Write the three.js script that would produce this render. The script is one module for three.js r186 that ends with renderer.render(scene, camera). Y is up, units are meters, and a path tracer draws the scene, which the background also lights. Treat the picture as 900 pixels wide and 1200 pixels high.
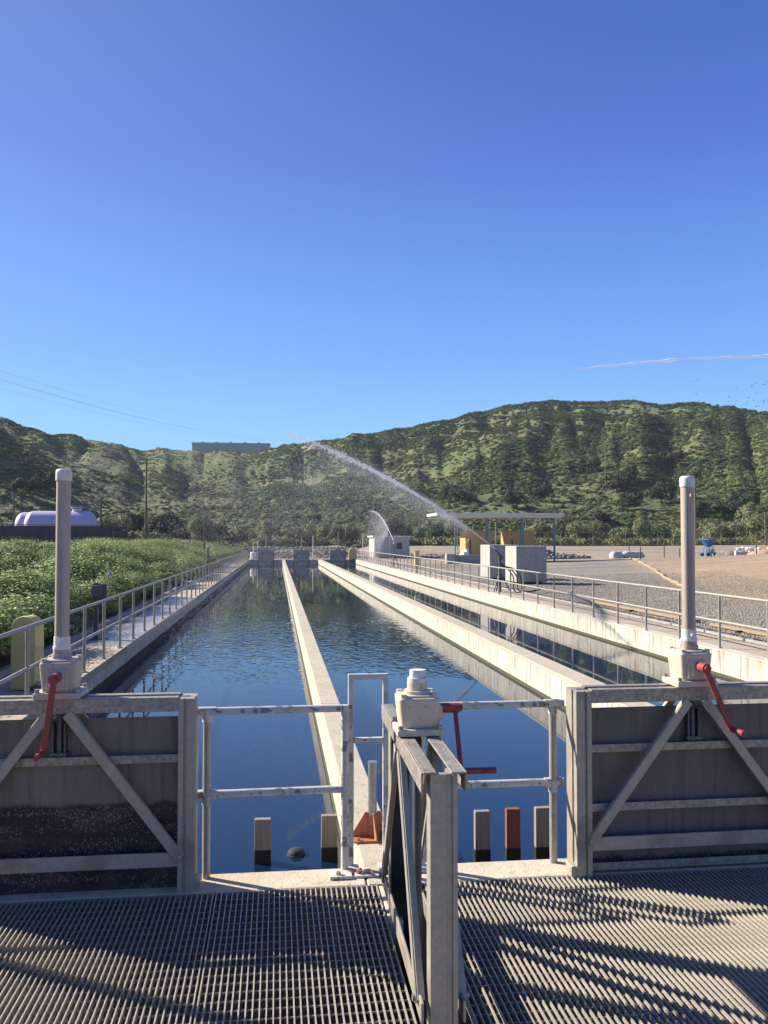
import * as THREE from 'three';
import { RoundedBoxGeometry } from 'three/addons/geometries/RoundedBoxGeometry.js';
import { mergeGeometries } from 'three/addons/utils/BufferGeometryUtils.js';

// ------------------------------------------------------------------ camera, sky, sun, exposure
const scene = new THREE.Scene();
const camera = new THREE.PerspectiveCamera(60.444, 0.75, 0.05, 9000);
const EYE = 2.1, YAW = THREE.MathUtils.degToRad(6.916), PITCH = THREE.MathUtils.degToRad(1.835);
camera.position.set(0, EYE, 0);
camera.lookAt(Math.sin(YAW) * Math.cos(PITCH), EYE + Math.sin(PITCH), -Math.cos(YAW) * Math.cos(PITCH));
const SUN_AZ = THREE.MathUtils.degToRad(30), SUN_EL = THREE.MathUtils.degToRad(31);
const sunDir = new THREE.Vector3(-Math.cos(SUN_AZ) * Math.cos(SUN_EL), Math.sin(SUN_EL), -Math.sin(SUN_AZ) * Math.cos(SUN_EL));
const EXPOSURE = 2.2, SUN_POWER = 5, SKY_GAIN = 1.04 / 2.2;
{
  // clear sky: a gradient by height above the horizon, a little brighter towards the sun
  const w = 512, h = 256, d = new Float32Array(w * h * 4);
  const lin = (c) => c.map((v) => Math.pow(v / 255, 2.2));
  const stops = [[-0.3, [150, 165, 175]], [0, [192, 212, 232]], [0.11, [146, 203, 252]], [0.2, [122, 172, 246]], [0.3, [102, 148, 231]], [0.4, [84, 121, 209]], [0.53, [66, 104, 185]], [1, [46, 78, 155]]].map(([e, c]) => [e, lin(c)]);
  for (let j = 0; j < h; j++) for (let i = 0; i < w; i++) {
    const phi = (i + 0.5) / w * Math.PI * 2 - Math.PI, th = ((j + 0.5) / h - 0.5) * Math.PI;   // row 0 is the bottom
    const y = Math.sin(th), x = Math.cos(th) * Math.cos(phi), z = Math.cos(th) * Math.sin(phi);
    let k = 0; while (k < stops.length - 2 && y > stops[k + 1][0]) k++;
    let t = Math.min(1, Math.max(0, (y - stops[k][0]) / (stops[k + 1][0] - stops[k][0])));
    const s = Math.max(0, x * sunDir.x + y * sunDir.y + z * sunDir.z);
    const o = (j * w + i) * 4;
    for (let c = 0; c < 3; c++) d[o + c] = SKY_GAIN * (stops[k][1][c] * (1 - t) + stops[k + 1][1][c] * t + [0.17, 0.235, 0.3][c] * s * s * s * Math.min(1, Math.max(0, y * 8)) + [0.5, 0.48, 0.42][c] * Math.pow(s, 30));
    d[o + 3] = 1;
  }
  const sky = new THREE.DataTexture(d, w, h, THREE.RGBAFormat, THREE.FloatType);
  sky.mapping = THREE.EquirectangularReflectionMapping; sky.magFilter = THREE.LinearFilter; sky.minFilter = THREE.LinearFilter; sky.wrapS = THREE.RepeatWrapping;
  sky.needsUpdate = true;
  scene.background = sky; scene.environment = sky;
}
const sun = new THREE.DirectionalLight(new THREE.Color().setRGB(1, 0.9, 0.74), SUN_POWER);
sun.position.copy(sunDir).multiplyScalar(120); sun.castShadow = true; sun.name = 'sun';
sun.shadow.mapSize.set(4096, 4096);
Object.assign(sun.shadow.camera, { left: -60, right: 60, top: 60, bottom: -60, near: 1, far: 400 });
scene.add(sun, sun.target);
scene.fog = new THREE.FogExp2(new THREE.Color().setRGB(0.72, 0.84, 1), 0.00015);
const renderer = new THREE.WebGLRenderer({ antialias: true });
renderer.toneMapping = THREE.LinearToneMapping; renderer.toneMappingExposure = EXPOSURE;
renderer.shadowMap.enabled = true; renderer.setSize(768, 1024);

// ------------------------------------------------------------------ random numbers, noise, textures
function rng(seed) { let a = seed >>> 0; return () => { a = (a + 0x6D2B79F5) | 0; let t = Math.imul(a ^ (a >>> 15), 1 | a); t = (t + Math.imul(t ^ (t >>> 7), 61 | t)) ^ t; return ((t ^ (t >>> 14)) >>> 0) / 4294967296; }; }
const clamp = (v, a = 0, b = 1) => Math.min(b, Math.max(a, v));
const smooth = (a, b, v) => { const t = clamp((v - a) / (b - a)); return t * t * (3 - 2 * t); };
const mix = (a, b, t) => a + (b - a) * t;
function lattice(seed) { const r = rng(seed), p = new Float32Array(65536); for (let i = 0; i < 65536; i++) p[i] = r(); return p; }
const LAT = lattice(77);
function vnoise(x, y, px = 256, py = 256, s = 0) {
  const xi = Math.floor(x), yi = Math.floor(y), fx = x - xi, fy = y - yi, u = fx * fx * (3 - 2 * fx), v = fy * fy * (3 - 2 * fy);
  const g = (a, b) => LAT[((((a % px) + px) % px) * 37 + (((b % py) + py) % py) * 4099 + s * 7919) & 65535];
  return mix(mix(g(xi, yi), g(xi + 1, yi), u), mix(g(xi, yi + 1), g(xi + 1, yi + 1), u), v);
}
function fbm(x, y, oct = 4, px = 256, py = 256, s = 0) { let a = 0, w = 0.5, t = 0; for (let i = 0; i < oct; i++) { a += w * vnoise(x, y, px, py, s + i); t += w; x *= 2; y *= 2; px *= 2; py *= 2; w *= 0.5; } return a / t; }
// f(u, v) -> [r, g, b] linear (or one number); the tile covers mx by my metres
function tex(w, h, mx, my, f, color = true) {
  const d = new Uint8Array(w * h * 4);
  for (let j = 0; j < h; j++) for (let i = 0; i < w; i++) {
    const c = f(i / w, j / h), o = (j * w + i) * 4;
    for (let k = 0; k < 3; k++) { const v = clamp(Array.isArray(c) ? c[k] : c); d[o + k] = Math.round(255 * (color ? Math.pow(v, 1 / 2.2) : v)); }
    d[o + 3] = 255;
  }
  const t = new THREE.DataTexture(d, w, h); t.wrapS = t.wrapT = THREE.RepeatWrapping; t.magFilter = THREE.LinearFilter; t.minFilter = THREE.LinearMipmapLinearFilter; t.generateMipmaps = true;
  if (color) t.colorSpace = THREE.SRGBColorSpace;
  t.repeat.set(1 / mx, 1 / my); t.needsUpdate = true; return t;
}
const tint = (c, k) => [c[0] * k, c[1] * k, c[2] * k];
const lerp3 = (a, b, t) => [mix(a[0], b[0], t), mix(a[1], b[1], t), mix(a[2], b[2], t)];
function mat(o) { const m = new THREE.MeshPhysicalMaterial({ roughness: 0.8, metalness: 0, side: THREE.DoubleSide }); for (const k in o) { if (k === 'rgb') m.color.setRGB(...o.rgb); else m[k] = o[k]; } return m; }

function concrete(base, dark, streak, seed, o = {}) {
  const N = 512;
  const map = tex(N, N, 4, 4, (u, v) => {
    const big = fbm(u * 5, v * 5, 5, 5, 5, seed), fine = vnoise(u * 256, v * 256, 256, 256, seed + 9), mid = fbm(u * 32, v * 32, 3, 32, 32, seed + 5);
    const run = fbm(u * 72, v * 5, 3, 72, 5, seed + 3), drip = smooth(0.5, 0.75, run) * (0.35 + 0.65 * smooth(0.35, 0.6, fbm(u * 9, v * 2, 3, 9, 2, seed + 4))) * streak;
    let c = lerp3(base, dark, clamp(smooth(0.45, 0.8, big) * 0.55 + drip));
    const pit = smooth(0.78, 0.9, vnoise(u * 128, v * 128, 128, 128, seed + 11)) * 0.25;
    return tint(c, 0.82 + 0.22 * mid + 0.16 * fine - pit);
  });
  const bump = tex(256, 256, 1, 1, (u, v) => 0.5 * fbm(u * 24, v * 24, 4, 24, 24, seed + 2) + 0.5 * vnoise(u * 128, v * 128, 128, 128, seed), false);
  return mat({ map, bumpMap: bump, bumpScale: 0.004, roughness: 0.9, ...o });
}
const M = {};
M.wall = concrete([0.5, 0.472, 0.405], [0.27, 0.238, 0.18], 0.85, 11);
M.wallTop = concrete([0.42, 0.37, 0.29], [0.28, 0.235, 0.17], 0, 23);
M.walk = concrete([0.38, 0.31, 0.23], [0.28, 0.225, 0.16], 0, 31);
M.walkWet = concrete([0.3, 0.28, 0.25], [0.2, 0.19, 0.17], 0, 37, { roughness: 0.32 });
M.curb = concrete([0.3, 0.29, 0.27], [0.2, 0.19, 0.18], 0.2, 41);
M.ledge = concrete([0.5, 0.44, 0.34], [0.4, 0.29, 0.14], 0, 43);
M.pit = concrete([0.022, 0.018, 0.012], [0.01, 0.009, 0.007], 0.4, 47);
M.block = concrete([0.36, 0.35, 0.325], [0.25, 0.24, 0.22], 0.3, 59);
M.algae = mat({ map: tex(256, 64, 2, 0.3, (u, v) => lerp3([0.09, 0.085, 0.03], [0.03, 0.035, 0.012], fbm(u * 40, v * 5, 3, 40, 5, 3))), roughness: 0.6 });
M.black = mat({ rgb: [0.005, 0.005, 0.005], roughness: 0.7 });
function metal(base, seed, o = {}, spangle = 0.25, grime = 0.3) {
  return mat({ map: tex(512, 512, 1, 1, (u, v) => {
    const s = vnoise(u * 60, v * 60, 60, 60, seed), b = fbm(u * 4, v * 4, 5, 4, 4, seed + 3), f = vnoise(u * 200, v * 200, 200, 200, seed + 6), g = smooth(0.5, 0.75, b);
    return tint(lerp3(base, [base[0] * 0.5, base[1] * 0.45, base[2] * 0.38], g * grime), 1 - spangle + spangle * 1.3 * (0.6 * s + 0.4 * f) + 0.1 * b);
  }), roughnessMap: tex(128, 128, 0.7, 0.7, (u, v) => 0.6 + 0.4 * fbm(u * 8, v * 8, 3, 8, 8, seed + 2), false), roughness: 0.62, metalness: 0.35, ...o });
}
M.galv = metal([0.38, 0.345, 0.29], 61, {}, 0.6, 0.45);
M.frame = metal([0.385, 0.35, 0.29], 67, {}, 0.22, 0.55);
M.grate = metal([0.42, 0.382, 0.32], 71, { metalness: 0.25, roughness: 0.65 }, 0.3);
M.rail = metal([0.38, 0.36, 0.31], 73, { metalness: 0.3 }, 0.25);
M.steelPipe = metal([0.36, 0.38, 0.39], 79, { metalness: 0.6, roughness: 0.45 }, 0.3);
M.paintRail = mat({ map: tex(512, 512, 0.6, 0.6, (u, v) => {
  const chip = smooth(0.62, 0.66, fbm(u * 14, v * 14, 4, 14, 14, 83)), dirt = smooth(0.4, 0.7, fbm(u * 5, v * 5, 4, 5, 5, 84));
  return lerp3(lerp3([0.54, 0.52, 0.47], [0.34, 0.31, 0.26], dirt * 0.75), [0.13, 0.13, 0.14], chip * 0.85);
}), bumpMap: tex(256, 256, 0.6, 0.6, (u, v) => 1 - smooth(0.62, 0.66, fbm(u * 14, v * 14, 4, 14, 14, 83)), false), bumpScale: 0.001, roughness: 0.6 });
function paint(base, seed, o = {}, wear = [0.2, 0.18, 0.15], amount = 0.5) {
  return mat({ map: tex(256, 256, 0.5, 0.5, (u, v) => { const b = fbm(u * 6, v * 6, 5, 6, 6, seed), s = vnoise(u * 128, v * 128, 128, 128, seed + 1), c = smooth(0.68, 0.74, fbm(u * 18, v * 18, 4, 18, 18, seed + 2)); return tint(lerp3(base, wear, c * amount + smooth(0.5, 0.8, b) * amount * 0.25), 0.86 + 0.16 * b + 0.08 * s); }), roughness: 0.5, ...o });
}
M.cream = paint([0.57, 0.485, 0.37], 91, {}, [0.25, 0.2, 0.14], 0.45);
M.creamGrey = paint([0.45, 0.395, 0.33], 94, {}, [0.2, 0.17, 0.14], 0.4);
M.pvc = mat({ map: tex(128, 512, 0.27, 2, (u, v) => { const s = fbm(u * 9, v * 3, 4, 9, 3, 97), f = vnoise(u * 60, v * 60, 60, 60, 98); return tint(lerp3([0.42, 0.345, 0.29], [0.3, 0.25, 0.225], smooth(0.4, 0.7, s)), 0.9 + 0.16 * f); }), roughness: 0.55 });
M.cap = paint([0.66, 0.65, 0.6], 101, {}, [0.35, 0.33, 0.3], 0.3);
M.red = paint([0.29, 0.04, 0.042], 103, { roughness: 0.45 }, [0.09, 0.03, 0.03], 0.7);
M.orange = paint([0.42, 0.15, 0.06], 107, {}, [0.22, 0.09, 0.05], 0.8);
M.housing = paint([0.64, 0.51, 0.2], 109, { roughness: 0.55 }, [0.3, 0.24, 0.1], 0.35);
M.darkSteel = metal([0.1, 0.105, 0.11], 113, { metalness: 0.3 });
M.blue = paint([0.02, 0.15, 0.46], 127, {}, [0.05, 0.1, 0.2], 0.5);
M.blueGrey = paint([0.16, 0.24, 0.31], 131, {}, [0.1, 0.12, 0.14], 0.5);
M.yellow = paint([0.6, 0.37, 0.13], 137, {}, [0.3, 0.2, 0.1], 0.3);
M.lavender = paint([0.53, 0.46, 0.63], 139, { roughness: 0.5 }, [0.3, 0.26, 0.4], 0.3);
M.white = paint([0.72, 0.71, 0.68], 149, {}, [0.45, 0.43, 0.4], 0.3);
M.beige = paint([0.5, 0.47, 0.4], 151, {}, [0.3, 0.27, 0.22], 0.4);
M.roof = paint([0.72, 0.71, 0.62], 157, { roughness: 0.6 }, [0.3, 0.3, 0.28], 0.4);
M.dark = mat({ rgb: [0.02, 0.022, 0.025], roughness: 0.6 });
M.hose = mat({ rgb: [0.018, 0.017, 0.017], roughness: 0.55 });
M.rubber = mat({ rgb: [0.014, 0.014, 0.015], roughness: 0.8 });
M.glass = mat({ rgb: [0.02, 0.025, 0.03], roughness: 0.08 });
function wood(a, b, seed) { return mat({ map: tex(128, 512, 0.2, 1.2, (u, v) => { const g = fbm(u * 22, v * 2.0, 4, 22, 2, seed), k = smooth(0.7, 0.76, fbm(u * 30, v * 3, 3, 30, 3, seed + 5)); return tint(lerp3(a, b, g), 1 - 0.55 * k); }), roughness: 0.9 }); }
M.wood = wood([0.34, 0.3, 0.25], [0.12, 0.1, 0.085], 163);
M.woodRed = wood([0.27, 0.09, 0.05], [0.12, 0.045, 0.03], 167);
M.poleWood = wood([0.2, 0.15, 0.1], [0.1, 0.075, 0.05], 173);
M.wattle = wood([0.42, 0.33, 0.22], [0.16, 0.12, 0.07], 179);
M.screen = mat({ map: tex(256, 128, 4, 2, (u, v) => tint([0.085, 0.065, 0.062], 0.7 + 0.6 * fbm(u * 20, v * 2, 3, 20, 2, 181))), roughness: 0.95 });
M.bag = mat({ map: tex(128, 128, 1, 1, (u, v) => tint([0.56, 0.54, 0.48], 0.7 + 0.4 * fbm(u * 6, v * 6, 4, 6, 6, 187))), roughness: 0.95 });
M.stone = mat({ map: tex(128, 128, 0.6, 0.6, (u, v) => tint([0.27, 0.25, 0.225], 0.6 + 0.7 * fbm(u * 6, v * 6, 4, 6, 6, 191))), roughness: 0.95 });
M.spray = mat({ rgb: [0.93, 0.95, 0.97], roughness: 0.3, transmission: 0.55, thickness: 0 });
// gate plates: bare steel above, black wet growth with pale shells below its own ragged edge
function plateMat(seed, growth, base) {
  const W = 1024, Hh = 512;
  return mat({ map: tex(W, Hh, 1, 1, (u, v) => {
    const big = fbm(u * 7, v * 5, 5, 256, 256, seed), fine = vnoise(u * 300, v * 160, 300, 160, seed + 1), run = fbm(u * 50, v * 3, 4, 256, 256, seed + 2);
    let c = tint(base, 0.68 + 0.35 * big + 0.14 * fine);
    c = lerp3(c, [0.09, 0.075, 0.06], smooth(0.5, 0.75, run) * 0.55);
    const edge = growth + 0.022 * (fbm(u * 14, 0.3, 4, 256, 256, seed + 3) - 0.5) * 2;
    const g = smooth(edge + 0.015, edge - 0.015, v);
    let k = tint(lerp3([0.011, 0.011, 0.013], [0.04, 0.025, 0.016], smooth(0.45, 0.7, fbm(u * 10, v * 14, 4, 256, 256, seed + 7))), 1);
    const dens = smooth(0.3, 0.7, fbm(u * 3, v * 26, 3, 256, 256, seed + 8));
    const shell = vnoise(u * 250, v * 180, 250, 180, seed + 4) > 0.9 - 0.24 * dens ? 1 : 0;
    k = lerp3(k, [0.22, 0.19, 0.15], shell * 0.75);
    return lerp3(c, k, g);
  }), bumpMap: tex(512, 256, 1, 1, (u, v) => 0.6 * fbm(u * 120, v * 70, 3, 120, 70, seed) + 0.4 * fbm(u * 10, v * 8, 3, 10, 8, seed), false), bumpScale: 0.006, roughness: 0.6, metalness: 0.12 });
}
M.plateLeft = plateMat(201, 0.545, [0.2, 0.168, 0.13]);
M.plateRight = plateMat(223, 0.16, [0.15, 0.133, 0.112]);

// ------------------------------------------------------------------ geometry helpers (forward distance d = -z)
function uvBox(g) {
  if (g.index) g = g.toNonIndexed();
  const p = g.attributes.position, n = g.attributes.normal, uv = new Float32Array(p.count * 2);
  for (let i = 0; i < p.count; i += 3) {
    const nx = Math.abs(n.getX(i) + n.getX(i + 1) + n.getX(i + 2)), ny = Math.abs(n.getY(i) + n.getY(i + 1) + n.getY(i + 2)), nz = Math.abs(n.getZ(i) + n.getZ(i + 1) + n.getZ(i + 2));
    for (let k = i; k < i + 3; k++) {
      const x = p.getX(k), y = p.getY(k), z = p.getZ(k);
      if (ny >= nx && ny >= nz) { uv[k * 2] = x; uv[k * 2 + 1] = z; } else if (nx > nz) { uv[k * 2] = z; uv[k * 2 + 1] = y; } else { uv[k * 2] = x; uv[k * 2 + 1] = y; }
    }
  }
  g.setAttribute('uv', new THREE.BufferAttribute(uv, 2)); return g;
}
const box = (w, h, d, x = 0, y = 0, z = 0) => new THREE.BoxGeometry(w, h, d).translate(x, y, z);
const cbox = (w, h, d, x = 0, y = 0, z = 0, r = 0.006) => new RoundedBoxGeometry(w, h, d, 1, Math.min(r, w * 0.45, h * 0.45, d * 0.45)).translate(x, y, z);
const V = (x, y, z) => new THREE.Vector3(x, y, z);
function along(g, a, b) {   // a geometry made along +y from 0 to its length, laid from a to b
  const q = new THREE.Quaternion().setFromUnitVectors(V(0, 1, 0), b.clone().sub(a).normalize());
  return g.applyQuaternion(q).translate(a.x, a.y, a.z);
}
const rod = (a, b, r, seg = 12, r2 = r) => along(new THREE.CylinderGeometry(r2, r, a.distanceTo(b), seg).translate(0, a.distanceTo(b) / 2, 0), a, b);
const cyl = (r, h, x, y, z, seg = 24, r2 = r) => new THREE.CylinderGeometry(r2, r, h, seg).translate(x, y + h / 2, z);
function bar(a, b, w, t) {   // flat bar in the xy plane
  const L = a.distanceTo(b), g = new RoundedBoxGeometry(w, L, t, 1, Math.min(w, t) * 0.2), ang = Math.atan2(b.x - a.x, b.y - a.y);
  return g.rotateZ(-ang).translate((a.x + b.x) / 2, (a.y + b.y) / 2, (a.z + b.z) / 2);
}
function prism(pts, h, y0 = 0, bevel = 0) {   // outline in x, z pulled up along y
  const s = new THREE.Shape(pts.map(([x, z]) => new THREE.Vector2(x, -z)));
  return new THREE.ExtrudeGeometry(s, { depth: h, bevelEnabled: false }).rotateX(-Math.PI / 2).translate(0, y0, 0);
}
const lathe = (pts, seg = 24) => new THREE.LatheGeometry(pts.map(([r, y]) => new THREE.Vector2(r, y)), seg);
const used = {};
function numbered(n) { used[n] = (used[n] ?? -1) + 1; return used[n] ? n + '_' + String(used[n]).padStart(3, '0') : n; }
function mesh(name, geos, m, parent, uv = true) {
  let list = (Array.isArray(geos) ? geos : [geos]).map((g) => uv ? uvBox(g) : (g.index ? g.toNonIndexed() : g));
  const g = list.length > 1 ? mergeGeometries(list.map((x) => { for (const k of Object.keys(x.attributes)) if (!['position', 'normal', 'uv'].includes(k)) x.deleteAttribute(k); return x; })) : list[0];
  const o = new THREE.Mesh(g, m); o.name = parent === scene || !parent ? numbered(name) : name; o.castShadow = o.receiveShadow = true; (parent || scene).add(o); return o;
}
function thing(name, label, category, [x, y, z] = [0, 0, 0], turn = 0, group) { const o = new THREE.Group(); o.name = numbered(name); o.position.set(x, y, z); o.rotation.y = turn; tag(o, label, category, group); scene.add(o); return o; }
function tag(o, label, category, group) { o.userData.label = label; o.userData.category = category; if (group) o.userData.group = group; return o; }
function structure(o, label) { o.userData.kind = 'structure'; if (label) o.userData.label = label; return o; }
function copyOf(o, label, group) { const c = o.clone(); c.name = numbered(o.name); c.userData = { ...o.userData }; if (label) c.userData.label = label; if (group) c.userData.group = group; scene.add(c); return c; }

// ------------------------------------------------------------------ ground and hills
const WATER = -0.5, FAR = 96, PX = 1030;
const skyline = [[-2600, 560], [-1400, 500], [-700, 465], [-300, 452], [-100, 470], [0, 488], [30, 500], [60, 508], [100, 512], [130, 517], [170, 526], [230, 528], [315, 526], [345, 519], [380, 515], [430, 507], [470, 500], [520, 492], [560, 481], [600, 472], [650, 468], [700, 469], [740, 466], [780, 472], [820, 469], [850, 474], [900, 481], [1000, 488], [1250, 500], [1700, 520], [2600, 560]]
  /* the scrub stands a little above the soil */.map(([px, py]) => [px, py + 5]).map(([px, py]) => { const a = Math.atan((px - 450) / PX); return [a + YAW, (633 - py) / (PX / Math.cos(a))]; });   // bearing, slope of the crest as a place in the land
function crest(a) { if (a <= skyline[0][0]) return skyline[0][1]; for (let i = 1; i < skyline.length; i++) if (a <= skyline[i][0]) return mix(skyline[i - 1][1], skyline[i][1], smooth(0, 1, (a - skyline[i - 1][0]) / (skyline[i][0] - skyline[i - 1][0]))); return skyline[skyline.length - 1][1]; }
function hills(x, d) {
  const r = Math.hypot(x, d), a = Math.atan2(x, d), c = crest(clamp(a, -1.2, 1.2));
  const foot = 172, top = 430 + 70 * Math.cos((a + 0.05) * 4) - 90 * smooth(-0.1, -0.5, a);
  const side = smooth(1.55, 1.0, Math.abs(a));
  const H = c * top + EYE, t = (r - foot) / (top - foot);
  let h = 0;
  if (t > 0) h = t < 1 ? H * (0.34 * t + 0.66 * (t * t * (3 - 2 * t))) : H * Math.max(0.25, 1 - 0.5 * (t - 1));
  if (t > 0) {
    const w = smooth(0, 0.25, t) * (t < 1 ? smooth(1.02, 0.8, t) : 1);
    const gully = Math.abs(fbm(a * 16 + 40, r / 300, 4, 256, 256, 5) - 0.5) * 2;
    h += w * H * (0.26 * (fbm(x / 85 + 60, d / 85 + 60, 4, 256, 256, 2) - 0.5) - 0.2 * (0.35 - gully) * smooth(0.1, 0.6, t));
    h += w * 2.2 * (fbm(x / 12 + 90, d / 12 + 90, 3, 256, 256, 8) - 0.5);
  }
  // a steep spur coming down on the left
  const sx = x + 82, sd = d - 228;
  h += 14 * Math.exp(-(sx * sx) / (2 * (sx > 0 ? 22 * 22 : 60 * 60)) - (sd * sd) / (2 * 45 * 45));
  return h * side;
}
function ground(x, d) {
  let h = 0;
  if (x < -4.1) h += 0.84 * smooth(-4.1, -8.6, x) * mix(1, 0.25, smooth(78, 112, d)) * smooth(-30, -8, d);
  if (x < -4.1) h += smooth(-6, -9, x) * 0.25 * (fbm(x / 5 + 30, d / 5 + 30, 3) - 0.5);
  if (x < -13) h = mix(h, 1.58, smooth(-13, -17, x) * smooth(88, 98, d) * smooth(150, 130, d));
  const yard = x > 9.6 ? smooth(9.6, 16, x) : 0;
  if (x > 9.6) h += yard * (0.16 * (fbm(x / 9 + 12, d / 9 + 12, 4) - 0.5) + 1.1 * smooth(96, 140, d) + 1.15 * Math.exp(-((x - 46) ** 2) / 260 - ((d - 62) ** 2) / 500));
  if (x <= 9.6 && d > FAR + 2.4) h += 1.15 * smooth(FAR + 3, FAR + 10, d) * (x > -4.1 ? 1 : 0.3);
  h += smooth(112, 172, d) * 0.6 * (fbm(x / 20, d / 20, 3) - 0.3);
  return h + hills(x, d);
}
{
  // near ground: a grid whose lines follow the basin's edges; the basin itself is left open
  const xs = [], ds = [];
  for (let x = -150; x < -30; x += 4) xs.push(x); for (let x = -30; x < -4.2; x += 0.6) xs.push(x);
  xs.push(-4.1, 9.6); for (let x = 10.1; x < 40; x += 0.5) xs.push(x); for (let x = 40; x <= 200; x += 2) xs.push(x);
  for (let d = -90; d < -12; d += 6) ds.push(d); for (let d = -12; d < -6.1; d += 2) ds.push(d); ds.push(-6); for (let d = -5; d < 98; d += 0.8) ds.push(d); ds.push(98.4); for (let d = 99.2; d < 180; d += 1.6) ds.push(d); for (let d = 180; d < 232; d += 6) ds.push(d);
  const pos = [], col = [], uv = [], idx = [], nx = xs.length;
  for (const d of ds) for (const x of xs) {
    pos.push(x, ground(x, d) - (Math.hypot(x, d) > 165 ? 0.4 : 0), -d); uv.push(x, d);
    let c; const n = fbm(x / 6 + 50, d / 6 + 50, 4), n2 = fbm(x / 1.4 + 20, d / 1.4 + 20, 3);
    if (x < -4.05) { c = lerp3([0.12, 0.085, 0.055], [0.2, 0.155, 0.1], n2); if (d > 108) c = lerp3(c, [0.1, 0.11, 0.04], smooth(108, 125, d)); }
    else if (x <= 9.7) c = lerp3([0.24, 0.22, 0.19], [0.32, 0.29, 0.25], n2);
    else {
      const gravel = lerp3([0.24, 0.215, 0.18], [0.33, 0.295, 0.25], n), sand = lerp3([0.42, 0.3, 0.18], [0.5, 0.37, 0.235], n);
      const line = 14.4 + (d - 24.5) * 0.3 + 2.0 * (n2 - 0.5) + 2 * (n - 0.5);
      c = lerp3(gravel, sand, smooth(-1.0, 2.0, x - Math.max(line, 12.5)) * smooth(105, 55, d) * 0.95);
      c = lerp3(c, lerp3([0.34, 0.275, 0.205], [0.44, 0.365, 0.275], n2), smooth(60, 85, d) * 0.8); c = tint(c, 0.7 + 0.6 * fbm(x / 11 + 70, d / 1.7 + 70, 4));
      if (d > 138) c = lerp3(c, [0.1, 0.1, 0.04], smooth(138, 152, d + 8 * (n - 0.5)));
    }
    col.push(...c);
  }
  for (let j = 0; j < ds.length - 1; j++) for (let i = 0; i < nx - 1; i++) {
    if (xs[i] === -4.1 && xs[i + 1] === 9.6 && ds[j] >= -6 && ds[j] < 98.4) continue;
    const a = j * nx + i; idx.push(a, a + 1, a + nx, a + 1, a + nx + 1, a + nx);
  }
  const g = new THREE.BufferGeometry(); g.setAttribute('position', new THREE.Float32BufferAttribute(pos, 3)); g.setAttribute('color', new THREE.Float32BufferAttribute(col, 3)); g.setAttribute('uv', new THREE.Float32BufferAttribute(uv, 2)); g.setIndex(idx); g.computeVertexNormals();
  const gm = mat({ vertexColors: true, roughness: 0.97, map: tex(1024, 1024, 5, 5, (u, v) => 0.5 + 0.45 * vnoise(u * 150, v * 150, 150, 150, 7) * vnoise(u * 70, v * 70, 70, 70, 8) * 1.6 + 0.22 * (fbm(u * 10, v * 10, 4, 10, 10, 9) - 0.3)), bumpMap: tex(512, 512, 2.5, 2.5, (u, v) => 0.6 * vnoise(u * 80, v * 80, 80, 80, 4) + 0.4 * vnoise(u * 170, v * 170, 170, 170, 5), false), bumpScale: 0.03 });
  const o = new THREE.Mesh(g, gm); o.name = 'ground'; o.receiveShadow = true; structure(o, 'bare gravel and sandy ground round the basin'); scene.add(o);

  // hills: rings and bearings, finer where the photograph looks
  const as = [], rs = [];
  for (let a = -Math.PI; a < -0.62; a += 0.06) as.push(a); for (let a = -0.62; a < 0.74; a += 0.0024) as.push(a); for (let a = 0.74; a < Math.PI - 0.01; a += 0.06) as.push(a); as.push(Math.PI);
  for (let r = 150; r < 560; r += 2.2 + (r - 150) / 160) rs.push(r); for (let r = 560; r < 4000; r *= 1.16) rs.push(r);
  const hp = [], hc = [], hu = [], hi = [];
  for (const r of rs) for (const a of as) {
    const x = r * Math.sin(a), d = r * Math.cos(a), y = ground(x, d) - (r < 172 ? 0.7 * (172 - r) / 22 : 0);
    hp.push(x, y, -d); hu.push(x, d);
    const n = fbm(x / 26 + 33, d / 26 + 33, 4), m = fbm(x / 6, d / 6 + 80, 3), terr = vnoise(x / 40 + 9, y / 2.4 + 70);
    let c = lerp3([0.066, 0.104, 0.03], [0.13, 0.165, 0.05], clamp(0.6 * n + 0.7 * (m - 0.25)));
    c = lerp3(c, [0.23, 0.2, 0.11], smooth(0.6, 0.78, terr) * 0.35 + smooth(0.62, 0.75, n) * 0.25); c = lerp3(c, [0.34, 0.27, 0.16], smooth(400, 425, r) * smooth(0.01, 0.03, a) * smooth(0.12, 0.09, a) * 0.8);
    hc.push(...c);
  }
  const na = as.length; for (let j = 0; j < rs.length - 1; j++) for (let i = 0; i < na - 1; i++) { const k = j * na + i; hi.push(k, k + 1, k + na, k + 1, k + na + 1, k + na); }
  const h = new THREE.BufferGeometry(); h.setAttribute('position', new THREE.Float32BufferAttribute(hp, 3)); h.setAttribute('color', new THREE.Float32BufferAttribute(hc, 3)); h.setAttribute('uv', new THREE.Float32BufferAttribute(hu, 2)); h.setIndex(hi); h.computeVertexNormals();
  const hm = mat({ vertexColors: true, roughness: 1, map: tex(512, 512, 30, 30, (u, v) => 0.55 + 0.45 * fbm(u * 40, v * 40, 4, 40, 40, 17)), bumpMap: tex(512, 512, 24, 24, (u, v) => fbm(u * 24, v * 24, 4, 24, 24, 14), false), bumpScale: 0.8 });
  const ho = new THREE.Mesh(h, hm); ho.name = 'hills'; ho.castShadow = ho.receiveShadow = true; structure(ho, 'green scrub covered hills'); scene.add(ho);
}

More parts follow.
